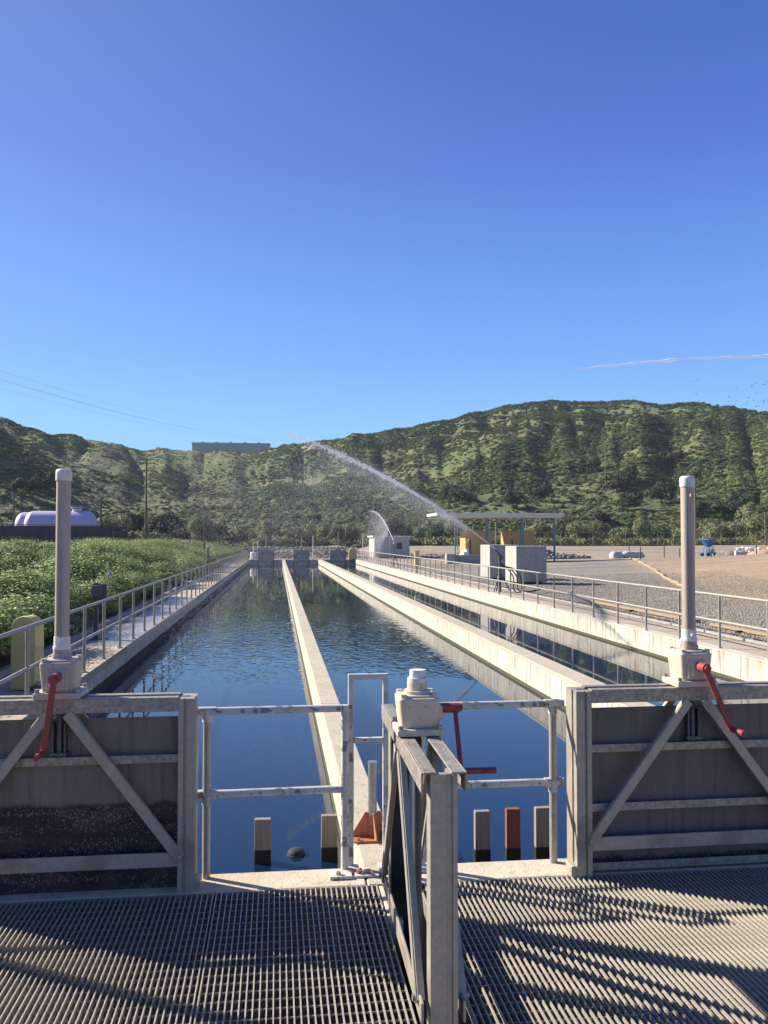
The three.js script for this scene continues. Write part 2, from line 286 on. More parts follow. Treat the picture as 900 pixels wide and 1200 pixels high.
// ------------------------------------------------------------------ leaves
// many small leaf faces through a crown made of several lobes
function leafGeo(lobes, n, leaf, seed, flat = 0.4) {
  const r = rng(seed), pos = [], total = lobes.reduce((s, l) => s + l[3] * l[4], 0);
  for (const [cx, cy, cz, rx, ry] of lobes) {
    const m = Math.max(4, Math.round(n * rx * ry / total));
    for (let i = 0; i < m; i++) {
      const th = r() * Math.PI * 2, cp = r() * 1.6 - 0.6, sp = Math.sqrt(Math.max(0, 1 - cp * cp)), k = 0.62 + 0.42 * Math.pow(r(), 0.7);
      const p = V(cx + rx * k * sp * Math.cos(th), cy + ry * k * cp, cz + rx * k * sp * Math.sin(th));
      const nrm = V(sp * Math.cos(th) + (r() - 0.5) * 1.5, cp + flat + (r() - 0.5) * 1.3, sp * Math.sin(th) + (r() - 0.5) * 1.5).normalize();
      const t = V(r() - 0.5, r() - 0.5, r() - 0.5).cross(nrm).normalize(), b = nrm.clone().cross(t), L = leaf * (0.6 + 0.8 * r()), w = L * (0.45 + 0.25 * r());
      const P = [p.clone().addScaledVector(t, -L), p.clone().addScaledVector(b, w), p.clone().addScaledVector(t, L), p.clone().addScaledVector(b, -w)];
      for (const q of [0, 1, 2, 0, 2, 3]) pos.push(P[q].x, P[q].y, P[q].z);
    }
  }
  const g = new THREE.BufferGeometry(); g.setAttribute('position', new THREE.Float32BufferAttribute(pos, 3)); g.computeVertexNormals(); return g;
}
function scatter(name, geo, m, list, label) {
  const o = new THREE.InstancedMesh(geo, m, list.length), q = new THREE.Object3D(), c = new THREE.Color();
  list.forEach((e, i) => { q.position.set(e.x, e.y, e.z); q.rotation.set(e.rx || 0, e.a || 0, e.rz || 0); if (Array.isArray(e.s)) q.scale.set(...e.s); else q.scale.setScalar(e.s); q.updateMatrix(); o.setMatrixAt(i, q.matrix); if (e.c) o.setColorAt(i, c.setRGB(...e.c)); });
  o.name = numbered(name); o.castShadow = o.receiveShadow = true; o.userData = { kind: 'stuff', label }; scene.add(o); return o;
}
const leafMat = mat({ roughness: 0.75, transmission: 0.3, thickness: 0 });
const leafPlain = mat({ roughness: 0.9 });
// chaparral on the hills
{
  const geos = [0, 1, 2].map((k) => { const r = rng(300 + k), lobes = []; for (let i = 0; i < 5; i++) { const a = r() * 6.28, q = r() * 0.6; lobes.push([q * Math.cos(a), 0.3 + 0.3 * r(), q * Math.sin(a), 0.4 + 0.3 * r(), 0.35 + 0.3 * r()]); } return leafGeo(lobes, 190, 0.17, 310 + k, 0.5); });
  const lists = [[], [], []], r = rng(41);
  let tries = 0;
  while (lists[0].length + lists[1].length + lists[2].length < 76000 && tries++ < 330000) {
    const a = -0.5 + 1.12 * r(), rr = 166 + 420 * Math.pow(r(), 0.8), x = rr * Math.sin(a), d = rr * Math.cos(a);
    const n = 0.55 * fbm(x / 22 + 14, d / 22 + 3, 4, 256, 256, 21) + 0.45 * fbm(x / 70 + 54, d / 45 + 33, 3, 256, 256, 25), y = ground(x, d), terr = vnoise(x / 40 + 9, y / 2.4 + 70), up = smooth(20, 70, y) * smooth(0.02, 0.18, a);
    if (r() > smooth(0.3, 0.62, n + 0.22 * up) * 0.92 + 0.08 || terr > 0.74 && r() < 0.6) continue;
    const mid = smooth(-0.26, -0.2, a) * smooth(0.0, -0.05, a); if (r() < 0.15 * mid) continue; const s = (0.8 + 1.9 * r() * r() + 1.4 * smooth(0.5, 0.7, n) * r()) * mix(0.6, 0.36, mid), tone = clamp(0.3 * mid +fbm(x / 14, d / 14 + 44, 3) * 1.4 - 0.3 + 0.5 * (r() - 0.5) - 0.55 * up);
    lists[(r() * 3) | 0].push({ x, y: y - 0.12 * s, z: -d, s: [s * 1.1, s * (0.5 + 0.3 * r()), s * 1.1], a: r() * 6.28, c: lerp3([0.045, 0.075, 0.02], [0.2, 0.25, 0.075], tone) });
  }
  geos.forEach((g, k) => scatter('chaparral', g, leafPlain, lists[k], 'dense dark green chaparral scrub over the hills'));
}
// low leafy ground cover on the bank beside the left walkway
{
  const geos = [0, 1, 2].map((k) => { const r = rng(400 + k), lobes = []; for (let i = 0; i < 6; i++) { const a = r() * 6.28, q = r() * 0.34; lobes.push([q * Math.cos(a), 0.08 + 0.12 * r(), q * Math.sin(a), 0.2 + 0.12 * r(), 0.16 + 0.1 * r()]); } return leafGeo(lobes, 760, 0.02, 410 + k, 0.9); });
  const lists = [[], [], []], r = rng(43);
  for (let i = 0; i < 19000; i++) {
    const d = 7 + 96 * Math.pow(r(), 1.25), x = -4.62 - 7.2 * Math.pow(r(), 0.9);
    const n = fbm(x / 1.5 + 8, d / 2.2 + 8, 3, 256, 256, 31), bare = Math.hypot((x + 7.3) / 1.7, (d - 23) / 7);
    if (bare < 0.75 + 0.5 * (n - 0.5) || n < 0.4 && r() < 0.8) continue;
    const s = (0.75 + 0.75 * smooth(0.35, 0.68, n)) * (0.75 + 0.45 * r()) * (1 + d / 260);
    lists[(r() * 3) | 0].push({ x, y: ground(x, d) - 0.08 + 0.46 * smooth(0.44, 0.64, n), z: -d, s: [s, s * (0.28 + 0.85 * smooth(0.42, 0.72, n)), s], a: r() * 6.28, c: lerp3([0.06, 0.115, 0.016], [0.3, 0.4, 0.075], clamp(0.05 + 0.5 * r() + 1.3 * (n - 0.42))) });
  }
  geos.forEach((g, k) => scatter('ground_cover', g, leafMat, lists[k], 'glossy light green ground cover on the bank'));
  // brush strip and dry grass at the foot of the hills
  const tuft = leafGeo([[0, 0.25, 0, 0.45, 0.4]], 120, 0.09, 433, 0.2), list = [];
  for (let i = 0; i < 6000; i++) {
    const x = -75 + 190 * r(), d = (x < -4 ? 110 : 142) + 34 * r(); if (x > -4 && x < 12 && d < 118) continue;
    const s = 0.8 + 1.7 * r(); list.push({ x, y: ground(x, d) - 0.1 - (Math.hypot(x, d) > 165 ? 0.3 : 0), z: -d, s, a: r() * 6.28, c: lerp3([0.1, 0.125, 0.035], [0.22, 0.21, 0.08], r()) });
  }
  scatter('brush', tuft, leafPlain, list, 'yellow green brush along the foot of the hills');
}
// trees of the belt at the foot of the hills
function treeModel(kind, seed) {
  const r = rng(seed), t = new THREE.Group(), lobes = [], trunk = [];
  const H = kind === 'willow' ? 5 : 4.2, R = kind === 'willow' ? 2.2 : 2.9, n = kind === 'willow' ? 9 : 12;
  for (let i = 0; i < n; i++) { const a = r() * 6.28, q = R * 0.75 * Math.sqrt(r()), y = H * (0.32 + 0.5 * r()) * (1 - 0.25 * q / R); lobes.push([q * Math.cos(a), y, q * Math.sin(a), R * (0.3 + 0.22 * r()), H * (0.14 + 0.13 * r())]); }
  const fork = V(0.1 * (r() - 0.5), H * 0.28, 0.1 * (r() - 0.5)); trunk.push(rod(V(0, -0.3, 0), fork, 0.16, 8, 0.12));
  for (const l of lobes.slice(0, 7)) trunk.push(rod(fork, V(l[0] * 0.9, l[1], l[2] * 0.9), 0.085, 6, 0.025));
  mesh('trunk', trunk, M.poleWood, t);
  mesh('crown', leafGeo(lobes, 1900, kind === 'willow' ? 0.16 : 0.19, seed + 1, 0.25), null, t, false);
  return t;
}
{
  const tones = { pale: mat({ rgb: [0.17, 0.19, 0.07], roughness: 0.9, transmission: 0.3, thickness: 0 }), mid: mat({ rgb: [0.1, 0.125, 0.045], roughness: 0.9, transmission: 0.25, thickness: 0 }), dark: mat({ rgb: [0.032, 0.046, 0.02], roughness: 0.9 }) };
  const models = [treeModel('willow', 500), treeModel('willow', 510), treeModel('oak', 520), treeModel('oak', 530)];
  const where = (px, d) => px < 160 && px > 70 ? ' at the foot of the spur behind the tanks' : px >= 160 && px < 225 ? ' in the clump right of the tall utility pole' : px < 70 ? ' above the white shed' : px < 560 ? ' left of the shelter roof' : px < 650 ? ' above the shelter roof' : d < 210 ? ' near the foot of the slope behind the yard' : ' high on the open slope behind the yard'; const words = { pale: ['pale_tree', 'pale yellow green willowy tree'], mid: ['green_tree', 'mid green bushy tree'], dark: ['dark_tree', 'dark evergreen oak'] };
  function plant(px, d, s, tone, k) {
    const a = Math.atan((px - 450) / PX) + YAW, x = d * Math.tan(a), y = ground(x, d);
    const t = models[k].clone(); t.name = numbered(words[tone][0]); t.children[1].material = tones[tone];
    t.position.set(x, y - 0.1, -d); t.scale.setScalar(s * (tone === 'dark' ? 0.72 : 0.9)); t.rotation.y = px * 1.7 + d; tag(t, words[tone][1] + (tone === 'dark' ? where(px, d) : px < 160 ? ' near the tank fence' : px < 330 ? ' beyond the green bank' : px < 560 ? ' beyond the far gates' : ' behind the yard fence'), 'tree', { pale: 'pale trees below the hills', mid: 'green trees below the hills', dark: 'dark oaks on the slopes' }[tone]); scene.add(t);
  }
  const r = rng(55);
  for (const [px, d, s, tone, k] of [[130, 128, 1.15, 'pale', 2], [140, 131, 0.9, 'mid', 0], [236, 128, 1.2, 'pale', 0], [250, 132, 1.35, 'pale', 1], [268, 138, 1.2, 'mid', 2], [290, 150, 1.1, 'pale', 3], [312, 142, 1.0, 'pale', 0], [330, 150, 1.2, 'mid', 1], [352, 146, 1.15, 'pale', 3], [372, 152, 1.3, 'pale', 2], [395, 148, 1.1, 'mid', 0], [412, 154, 1.2, 'pale', 1], [440, 150, 1.1, 'mid', 3], [462, 152, 1.25, 'pale', 0], [484, 150, 1.1, 'pale', 2], [505, 155, 1.3, 'mid', 1], [530, 152, 1.2, 'pale', 0], [556, 156, 1.1, 'mid', 2], [635, 152, 1.15, 'pale', 1], [660, 158, 1.3, 'mid', 0], [684, 154, 1.2, 'pale', 3], [705, 158, 1.3, 'pale', 1], [728, 153, 1.0, 'mid', 2], [752, 156, 1.2, 'pale', 0], [778, 153, 1.1, 'mid', 1], [836, 154, 1.3, 'pale', 2], [858, 152, 1.2, 'pale', 1], [880, 156, 1.7, 'pale', 0], [898, 150, 1.6, 'pale', 1], [918, 154, 1.5, 'mid', 3], [60, 150, 1.2, 'mid', 2], [8, 150, 1.3, 'mid', 3], [-20, 146, 1.2, 'pale', 0]]) plant(px, d, s, tone, k);
  for (const [px, d, s] of [[185, 178, 1.7], [200, 182, 2.0], [212, 176, 1.6], [194, 190, 2.1], [100, 176, 1.5], [118, 182, 1.7], [142, 180, 1.6], [155, 188, 1.8], [84, 186, 1.7], [632, 222, 2.0], [528, 232, 2.0], [545, 226, 1.7], [723, 222, 2.0], [735, 228, 1.7], [690, 262, 1.9], [786, 262, 2.1], [735, 196, 1.7], [775, 204, 2.1], [700, 184, 1.5], [870, 182, 1.8], [848, 176, 1.5], [815, 178, 1.5], [606, 208, 1.6], [30, 204, 1.7], [55, 214, 1.8]]) plant(px, d, s, 'dark', 2 + ((px + d) & 1));
}

// ------------------------------------------------------------------ basin: walls, walkways, water
const Z0 = 5.70;   // water starts behind the near ledge
function wallRun(name, label, x0, x1, d0, d1, top, bottom, m, topM, seg, group, faces = []) {
  const t = thing(name, label, 'concrete wall', [0, 0, 0], 0, group);
  for (let d = d0; d < d1 - 0.1; d += seg) {
    const e = Math.min(d + seg, d1), w = x1 - x0;
    mesh('wall_segment', cbox(w, top - 0.05 - bottom, e - d - 0.012, (x0 + x1) / 2, (top - 0.05 + bottom) / 2, -(d + e) / 2, 0.008), m, t);
    mesh('coping', cbox(w + 0.004, 0.05, e - d - 0.012, (x0 + x1) / 2, top - 0.025, -(d + e) / 2, 0.012), topM, t);
  }
  for (const s of faces) {
    const g = box(0.012, 0.075, d1 - d0, s < 0 ? x0 - 0.005 : x1 + 0.005, WATER + 0.02, -(d0 + d1) / 2);
    mesh('algae_line', g, M.algae, t).userData.label = 'dark green algae line at the water';
  }
  return t;
}
wallRun('divider_wall', 'narrow concrete wall between the two blue channels, carrying an orange footed pipe stand', 0.56, 0.81, 5.40, FAR, 0, -3, M.wall, M.wallTop, 6, null, [-1, 1]);
wallRun('divider_wall', 'thick pale concrete wall between the middle channel and the dark side channel', 4.40, 4.78, 5.40, FAR, 0, -3, M.wall, M.wallTop, 6, null, [-1, 1]);
wallRun('outer_wall', 'pale stained concrete wall below the railing beside the gravel yard', 8.42, 8.72, 5.40, FAR, 0, -3, M.wall, M.wall, 6, null, [-1]);
{
  const t = thing('basin_wall', 'shaded concrete channel wall below the walkway beside the green bank', 'concrete wall');
  for (let d = 4; d < FAR; d += 6) mesh('wall_segment', cbox(0.3, 2.97, 5.988, -3.13, -1.515, -(d + 3), 0.01), M.wall, t);
  mesh('algae_line', box(0.016, 0.2, FAR - 4, -2.975, WATER + 0.07, -(FAR + 4) / 2), M.black, t).userData.label = 'black waterline stain';
  const w = thing('walkway', 'tan concrete walkway with a pipe railing beside the green bank', 'walkway');
  for (let d = -6, i = 0; d < FAR + 2; d += 3, i++) mesh('slab', cbox(0.86, 0.12, 2.988, -3.385, -0.06 + (i % 3) * 0.0015, -(d + 1.5), 0.01), d >= 18 && d < 33 ? M.walkWet : M.walk, w).userData.label = d >= 18 && d < 33 ? 'wet grey concrete slab' : undefined;
  w.traverse((o) => { if (o.userData.label === undefined) delete o.userData.label; });
  const c = thing('gutter_curb', 'grey concrete gutter kerb between the walkway and the ground cover', 'kerb');
  for (let d = -6; d < FAR + 2; d += 6) mesh('curb_segment', [cbox(0.3, 0.3, 5.988, -3.98, -0.17, -(d + 3), 0.02), cbox(0.16, 0.34, 5.988, -4.22, -0.07, -(d + 3), 0.02)], M.curb, c);
  const y = thing('yard_walkway', 'tan concrete strip between the outer wall and the gravel yard', 'walkway');
  for (let d = -6; d < FAR + 2; d += 3) mesh('slab', cbox(0.94, 0.14, 2.986, 9.195, -0.075, -(d + 1.5), 0.012), M.walk, y);
  for (let d = 5.4; d < FAR; d += 6) mesh('kerb_strip', cbox(0.06, 0.1, 5.98, 9.70, 0.0, -(d + 3), 0.01), M.curb, y);
}
{
  const e = thing('end_wall', 'low concrete wall closing the far ends of the channels', 'concrete wall');
  for (const [a, b] of [[-3.28, 0.56], [0.81, 4.4], [4.78, 8.72]]) mesh('wall_segment', cbox(b - a - 0.01, 3.0, 0.4, (a + b) / 2, -1.5, -(FAR + 0.25), 0.02), M.wall, e);
  mesh('end_deck', cbox(13.6, 0.3, 2.4, 2.75, -0.17, -(FAR + 1.66), 0.02), M.walk, e);
  const l = thing('near_ledge', 'sunlit concrete ledge at the foot of the handrails between the gates', 'ledge');
  for (const [a, b] of [[-4.1, 0.552], [0.818, 4.395], [4.785, 8.415]]) mesh('ledge_block', cbox(b - a, 3.0, 0.30, (a + b) / 2, -1.5, -5.552, 0.015), M.ledge, l);
  mesh('pier', cbox(0.082, 2.6, 0.52, 0.66, -1.305, -5.135, 0.01), M.ledge, l).userData.label = 'narrow tan concrete pier';
  const p = new THREE.Group(); p.name = 'inlet_pit'; structure(p, 'dark inlet channel under the grating'); scene.add(p);
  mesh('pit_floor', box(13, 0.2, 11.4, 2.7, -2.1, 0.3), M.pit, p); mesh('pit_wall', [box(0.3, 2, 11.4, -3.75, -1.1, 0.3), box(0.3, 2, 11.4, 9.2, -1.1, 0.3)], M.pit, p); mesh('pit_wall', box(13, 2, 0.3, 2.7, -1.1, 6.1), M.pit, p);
  const deck = structure(mesh('concrete_deck', [cbox(6, 0.2, 11.2, 6.9, -0.11, 0.35, 0.01), cbox(1.02, 0.2, 11.2, -3.44, -0.13, 0.35, 0.01), cbox(0.23, 0.2, 9.2, 0.745, -0.12, 1.35, 0.01)], M.walk, scene), 'tan concrete deck beside the grating');
}
// water: one sheet for each channel, calm near the gates, wind and spray ripples further off
function waterMap(x0, x1, seed, strength) {
  const W = 128, Hh = 2048, L = FAR - Z0;
  const d = new Uint8Array(W * Hh * 4);
  for (let j = 0; j < Hh; j++) for (let i = 0; i < W; i++) {
    const z = Z0 + L * j / Hh, x = mix(x0, x1, i / W);
    const patch = fbm(x / 3 + seed, z / 5 + seed, 3);
    let amp = 0.015 + 0.95 * smooth(15.2, 17.2, z + 2.2 * (patch - 0.5) - 0.3 * Math.max(0, x)) * smooth(38, 27, z + 10 * (patch - 0.5)) + 0.05 * smooth(32, 44, z);
    const streak = Math.exp(-(((z - (24.4 + 1.15 * x)) / 0.55) ** 2));
    amp = (amp * (0.6 + 0.8 * patch) + 0.5 * streak) * strength;
    const f = 0.4 * vnoise(x * 7.2 + 0.5 * z + 11, z * 5.4 + 7, 256, 256, seed) + 0.4 * vnoise(x * 12 + z * 2 + 5, z * 9.5, 256, 256, seed + 1) + 0.2 * vnoise(x * 17, z * 15, 256, 256, seed + 2);
    const slow = 0.10 * vnoise(x * 1.1, z * 0.8, 256, 256, seed + 3);
    const v = clamp(0.5 + (f - 0.5) * amp * 0.85 + slow * 0.15), o = (j * W + i) * 4; d[o] = d[o + 1] = d[o + 2] = Math.round(255 * v); d[o + 3] = 255;
  }
  const t = new THREE.DataTexture(d, W, Hh); t.magFilter = t.minFilter = THREE.LinearFilter; t.needsUpdate = true; return t;
}
for (const [x0, x1, seed, strength, label] of [[-2.98, 0.56, 3, 1, 'dark blue water of the channel beside the walkway'], [0.81, 4.4, 13, 0.9, 'dark blue water of the middle channel'], [4.78, 8.42, 23, 0.04, 'dark still water of the channel beside the yard']]) {
  const g = new THREE.PlaneGeometry(x1 - x0, FAR - Z0).rotateX(-Math.PI / 2).translate((x0 + x1) / 2, WATER, -(FAR + Z0) / 2);
  // v runs from the near end to the far end
  const m = mat({ rgb: [0.005, 0.016, 0.042], roughness: 0.03, ior: 1.333, bumpMap: waterMap(x0, x1, seed, strength), bumpScale: 0.01 });
  const o = new THREE.Mesh(g, m); o.name = numbered('water'); o.receiveShadow = true; structure(o, label); scene.add(o);
}

// ------------------------------------------------------------------ grating deck
function grating(label, x0, x1) {
  const t = thing('grating_panel', label, 'grating', [0, 0, 0], 0, null), D0 = -4.6, D1 = 5.392, L = D1 - D0;
  const bg = uvBox(new THREE.BoxGeometry(0.0062, 0.046, L)), n = Math.round((x1 - x0) / 0.031), step = (x1 - x0 - 0.008) / n;
  for (let i = 0; i <= n; i++) { const b = new THREE.Mesh(bg, M.grate); b.name = 'bearing_bar'; b.position.set(x0 + 0.004 + i * step, -0.023 + 0.0006 * Math.sin(i * 2.3), -(D0 + D1) / 2); b.castShadow = b.receiveShadow = true; t.add(b); }
  const rg = uvBox(new THREE.BoxGeometry(x1 - x0, 0.008, 0.0045));
  for (let d = D0 + 0.04; d < D1; d += 0.083) { const b = new THREE.Mesh(rg, M.grate); b.name = 'cross_rod'; b.position.set((x0 + x1) / 2, -0.017, -d); b.castShadow = b.receiveShadow = true; t.add(b); }
  mesh('edge_bar', box(x1 - x0, 0.046, 0.006, (x0 + x1) / 2, -0.0255, -(D1 + 0.003)), M.grate, t);
  return t;
}
grating('steel bar grating panel lying in front of the algae blackened gate', -2.9, -0.366);
grating('narrow steel bar grating panel before the gap with two weathered boards', -0.354, 0.612);
grating('wide sunlit steel bar grating panel in front of the clean grey gate', 0.868, 3.85);

// ------------------------------------------------------------------ sluice gates
const stemGeo = (y0, y1, r) => { const pts = []; for (let y = y0; y < y1; y += 0.012) pts.push([r, y], [r * 0.8, y + 0.006]); pts.push([r, y1]); return lathe(pts, 14); };
function crank(parent, at, swing, grip, len = 0.42) {   // at: hub on the front of the gear box; the arm hangs down and leans by swing
  const c = new THREE.Group(); c.name = 'crank'; c.position.copy(at); parent.add(c);
  const end = V(Math.sin(swing) * len, -Math.cos(swing) * len, 0.075);
  mesh('crank_hub', [rod(V(0, 0, -0.03), V(0, 0, 0.085), 0.03, 16), rod(V(0, 0, 0.085), V(0, 0, 0.1), 0.02, 12)], M.red, c);
  mesh('crank_arm', bar(V(0, 0, 0.062), V(end.x, end.y, 0.062), 0.036, 0.02), M.red, c);
  mesh('crank_grip', rod(V(end.x, end.y, 0.05), V(end.x + (grip?.[0] ?? 0), end.y, 0.05 + (grip?.[1] ?? 0.16)), 0.019, 14), M.red, c);
}
function gearBox(parent, y, m, pipeTop, swing, grip) {
  const g = new THREE.Group(); g.name = 'gear_box'; g.position.y = y; parent.add(g); if (!pipeTop) g.scale.set(0.94, 0.82, 0.94);
  const body = []; // tapered casting with rounded edges
  const sh = new THREE.Shape(); const W = 0.098, r = 0.02; sh.moveTo(-W + r, -W); sh.lineTo(W - r, -W); sh.quadraticCurveTo(W, -W, W, -W + r); sh.lineTo(W, W - r); sh.quadraticCurveTo(W, W, W - r, W); sh.lineTo(-W + r, W); sh.quadraticCurveTo(-W, W, -W, W - r); sh.lineTo(-W, -W + r); sh.quadraticCurveTo(-W, -W, -W + r, -W);
  const eg = new THREE.ExtrudeGeometry(sh, { depth: 0.155, bevelEnabled: true, bevelThickness: 0.012, bevelSize: 0.01, bevelSegments: 2, steps: 3 }).rotateX(-Math.PI / 2).translate(0, 0.05, 0);
  const p = eg.attributes.position; for (let i = 0; i < p.count; i++) { const k = 0.87 + 0.13 * clamp((p.getY(i) - 0.05) / 0.14); p.setX(i, p.getX(i) * k); p.setZ(i, p.getZ(i) * k); } eg.computeVertexNormals();
  mesh('housing', eg, m, g);
  mesh('base_flange', cbox(0.27, 0.04, 0.24, 0, 0.02, 0, 0.008), m, g);
  for (const [sx, sz] of [[-1, -1], [1, -1], [-1, 1], [1, 1]]) { mesh('bolt', cyl(0.014, 0.022, sx * 0.115, 0.039, sz * 0.1, 6), M.galv, g); mesh('lug', cyl(0.017, 0.03, sx * 0.082, 0.208, sz * 0.082, 8), m, g); }
  mesh('lid', cbox(0.185, 0.014, 0.185, 0, 0.222, 0, 0.006), m, g);
  mesh('cover_plate', [cbox(0.13, 0.13, 0.03, 0, 0.115, 0.1, 0.012), cbox(0.09, 0.09, 0.03, 0, 0.115, 0.115, 0.012)], m, g);
  crank(g, V(0.005, 0.135, 0.14), swing, grip, pipeTop ? 0.42 : 0.37);
  if (pipeTop) {
    mesh('collar', [cyl(0.058, 0.03, 0, 0.228, 0, 28), cyl(0.05, 0.035, 0, 0.258, 0, 28)], M.pvc, g);
    mesh('coupling', [cyl(0.047, 0.07, 0, 0.29, 0, 28), cyl(0.052, 0.016, 0, 0.285, 0, 28), rod(V(0, 0.325, 0.04), V(0, 0.325, 0.06), 0.012, 8)], M.cap, g);
    const h = pipeTop - y;
    const s = mesh('stem_cover', cyl(0.0425, h - 0.41, 0, 0.36, 0, 32), M.pvc, g);
    mesh('cap', lathe([[0, h], [0.034, h], [0.044, h - 0.006], [0.048, h - 0.02], [0.048, h - 0.07], [0.043, h - 0.072]], 32), M.cap, g);
    mesh('knob', [rod(V(0.006, h - 0.13, 0.03), V(0.006, h - 0.13, 0.058), 0.014, 10)], M.pvc, s);
  } else {
    mesh('collar', [cyl(0.07, 0.02, 0, 0.229, 0, 28), cyl(0.052, 0.05, 0, 0.245, 0, 28)], m, g);
    mesh('cap', [cyl(0.05, 0.028, 0, 0.293, 0, 28), cyl(0.039, 0.05, 0, 0.318, 0, 28), cyl(0.03, 0.014, 0.02, 0.35, 0.02, 16)], M.cap, g);
  }
}
function gate(label, pos, turn, o) {
  const t = thing('sluice_gate', label, 'sluice gate', pos, turn), W = o.width / 2, pd = o.postDepth / 2, top = 1.158, D = 0.095;
  for (const s of [-1, 1]) {
    const pts = [[0, -pd], [0, 0.01], [-0.009, 0.013], [-0.009, pd - 0.022], [0, pd - 0.019], [0, pd], [-0.052, pd], [-0.055, pd - 0.012], [-0.066, pd - 0.012], [-0.069, pd], [-0.1, pd], [-0.1, 0.022], [-0.035, 0.022], [-0.035, -0.022], [-0.1, -0.022], [-0.1, -pd]].map(([x, z]) => [s * (W + x), z]);
    if (s < 0) pts.reverse();
    mesh('post', prism(pts, top + 0.35 - 0.01, -0.35), M.frame, t);
    mesh('seal_strip', box(0.012, top + 0.26, o.raised ? 0.04 : 0.1, s * (W - (o.raised ? 0.042 : 0.107)), (top + 0.26) / 2 - 0.34, 0), M.rubber, t);
    if (o.postDepth > 0.15) mesh('foot_block', cbox(0.06, 0.13, 0.12, s * (W + 0.006), -0.0, 0.03, 0.01), M.frame, t);
  }
  const bw = o.postDepth > 0.15 ? W - 0.101 : W + 0.005;
  for (const s of [-1, 1]) {
    const z = s * D, k = (d) => z - s * d;
    mesh('top_beam', [cbox(bw * 2, 0.084, 0.009, 0, top - 0.042, k(0.0045), 0.003), cbox(bw * 2, 0.009, 0.056, 0, top - 0.0045, k(0.037), 0.003)], M.galv, t);
    for (const q of [-1, 1]) {
      const a = V(q * 0.055, top - 0.085, k(-0.006)), b = V(q * (W - 0.085), 0.2, k(-0.006));
      mesh('brace', [bar(a, b, 0.056, 0.011), bar(a.clone().add(V(q * 0.022, 0.016, -s * 0.017)), b.clone().add(V(q * 0.022, 0.016, -s * 0.017)), 0.011, 0.03)], M.frame, t);
      mesh('brace_bolt', rod(V(b.x, b.y + 0.02, k(-0.01)), V(b.x, b.y + 0.02, k(-0.024)), 0.015, 6), M.galv, t);
    }
    mesh('tie_bar', cbox(2 * (W - (o.postDepth > 0.15 ? 0.1 : 0.0)), 0.086, 0.012, 0, 0.194, k(s > 0 ? 0.012 : 0.006), 0.003), M.frame, t);
  }
  const pw = o.width - 0.17;
  if (o.raised) {
    const pg = new THREE.BoxGeometry(pw, 1.125, 0.014).translate(0, 1.026 - 0.5625, -0.004);
    const pl = mesh('plate', pg, o.plateMat, t, false);
    for (const y of o.stiff) mesh('stiffener', [cbox(pw - 0.01, 0.05, 0.006, 0, y, 0.05, 0.002), cbox(pw - 0.01, 0.006, 0.045, 0, y - 0.023, 0.026, 0.002)], M.galv, pl);
    mesh('stem_yoke', [box(0.012, 0.2, 0.05, -0.035, 0.91, 0.03), box(0.012, 0.2, 0.05, 0.035, 0.91, 0.03), box(0.1, 0.018, 0.06, 0, 0.83, 0.034)], M.darkSteel, pl);
    mesh('stem', stemGeo(0.8, top + 0.02, 0.021).translate(0, 0, 0.03), M.darkSteel, t);
  } else {
    mesh('plate', box(pw, 1.1, 0.014, 0, -0.62, 0), M.rubber, t);
    mesh('stem', stemGeo(-0.1, top + 0.02, 0.024), M.darkSteel, t);
  }
  gearBox(t, top + 0.003, o.paint, o.pipeTop, o.swing, o.grip);
  return t;
}
gate('sluice gate with raised plate blackened by algae, tall capped pipe and red crank', [-1.285, 0, -5.51], 0.0, { width: 1.60, postDepth: 0.19, raised: true, plateMat: M.plateLeft, stiff: [0.785], paint: M.creamGrey, pipeTop: 2.53, swing: -0.13 });
gate('sluice gate with clean grey plate and two extra stiffeners, tall capped pipe and red crank', [2.665, 0, -5.47], 0.012, { width: 1.60, postDepth: 0.19, raised: true, plateMat: M.plateRight, stiff: [0.78, 0.41, 0.04], paint: M.cream, pipeTop: 2.52, swing: 0.42 });
gate('sluice gate standing edge on between the gratings, cream gear box without a pipe', [0.685, 0, -4.30], Math.PI / 2 - 0.012, { width: 1.5, postDepth: 0.112, raised: false, paint: M.cream, pipeTop: 0, swing: -0.48, grip: [0, 0.19] });

// three small gates at the far end
for (const [x, w] of [[-1.2, 'behind the channel beside the walkway'], [2.6, 'behind the middle channel'], [6.6, 'behind the side channel']]) {
  const t = thing('far_gate', 'dark slatted sluice gate on the far wall ' + w, 'sluice gate', [x, 0, -(FAR - 0.05)], 0);
  for (let i = 0; i < 4; i++) mesh('plank', cbox(1.5, 0.34, 0.06, 0, -0.18 + i * 0.35, 0, 0.01), M.galv, t);
  for (const s of [-1, 1]) { mesh('post', cbox(0.1, 1.9, 0.16, s * 0.8, 0.26, 0, 0.01), M.darkSteel, t); mesh('brace', bar(V(s * 0.05, 1.1, 0.09), V(s * 0.72, 0.2, 0.09), 0.06, 0.02), M.darkSteel, t); }
  mesh('top_beam', cbox(1.7, 0.1, 0.2, 0, 1.2, 0, 0.01), M.galv, t);
  mesh('gear_box', cbox(0.2, 0.24, 0.2, 0, 1.37, 0, 0.03), M.cream, t);
  mesh('stem_cover', cyl(0.045, 1.15, 0, 1.47, 0, 10), M.pvc, t);
}

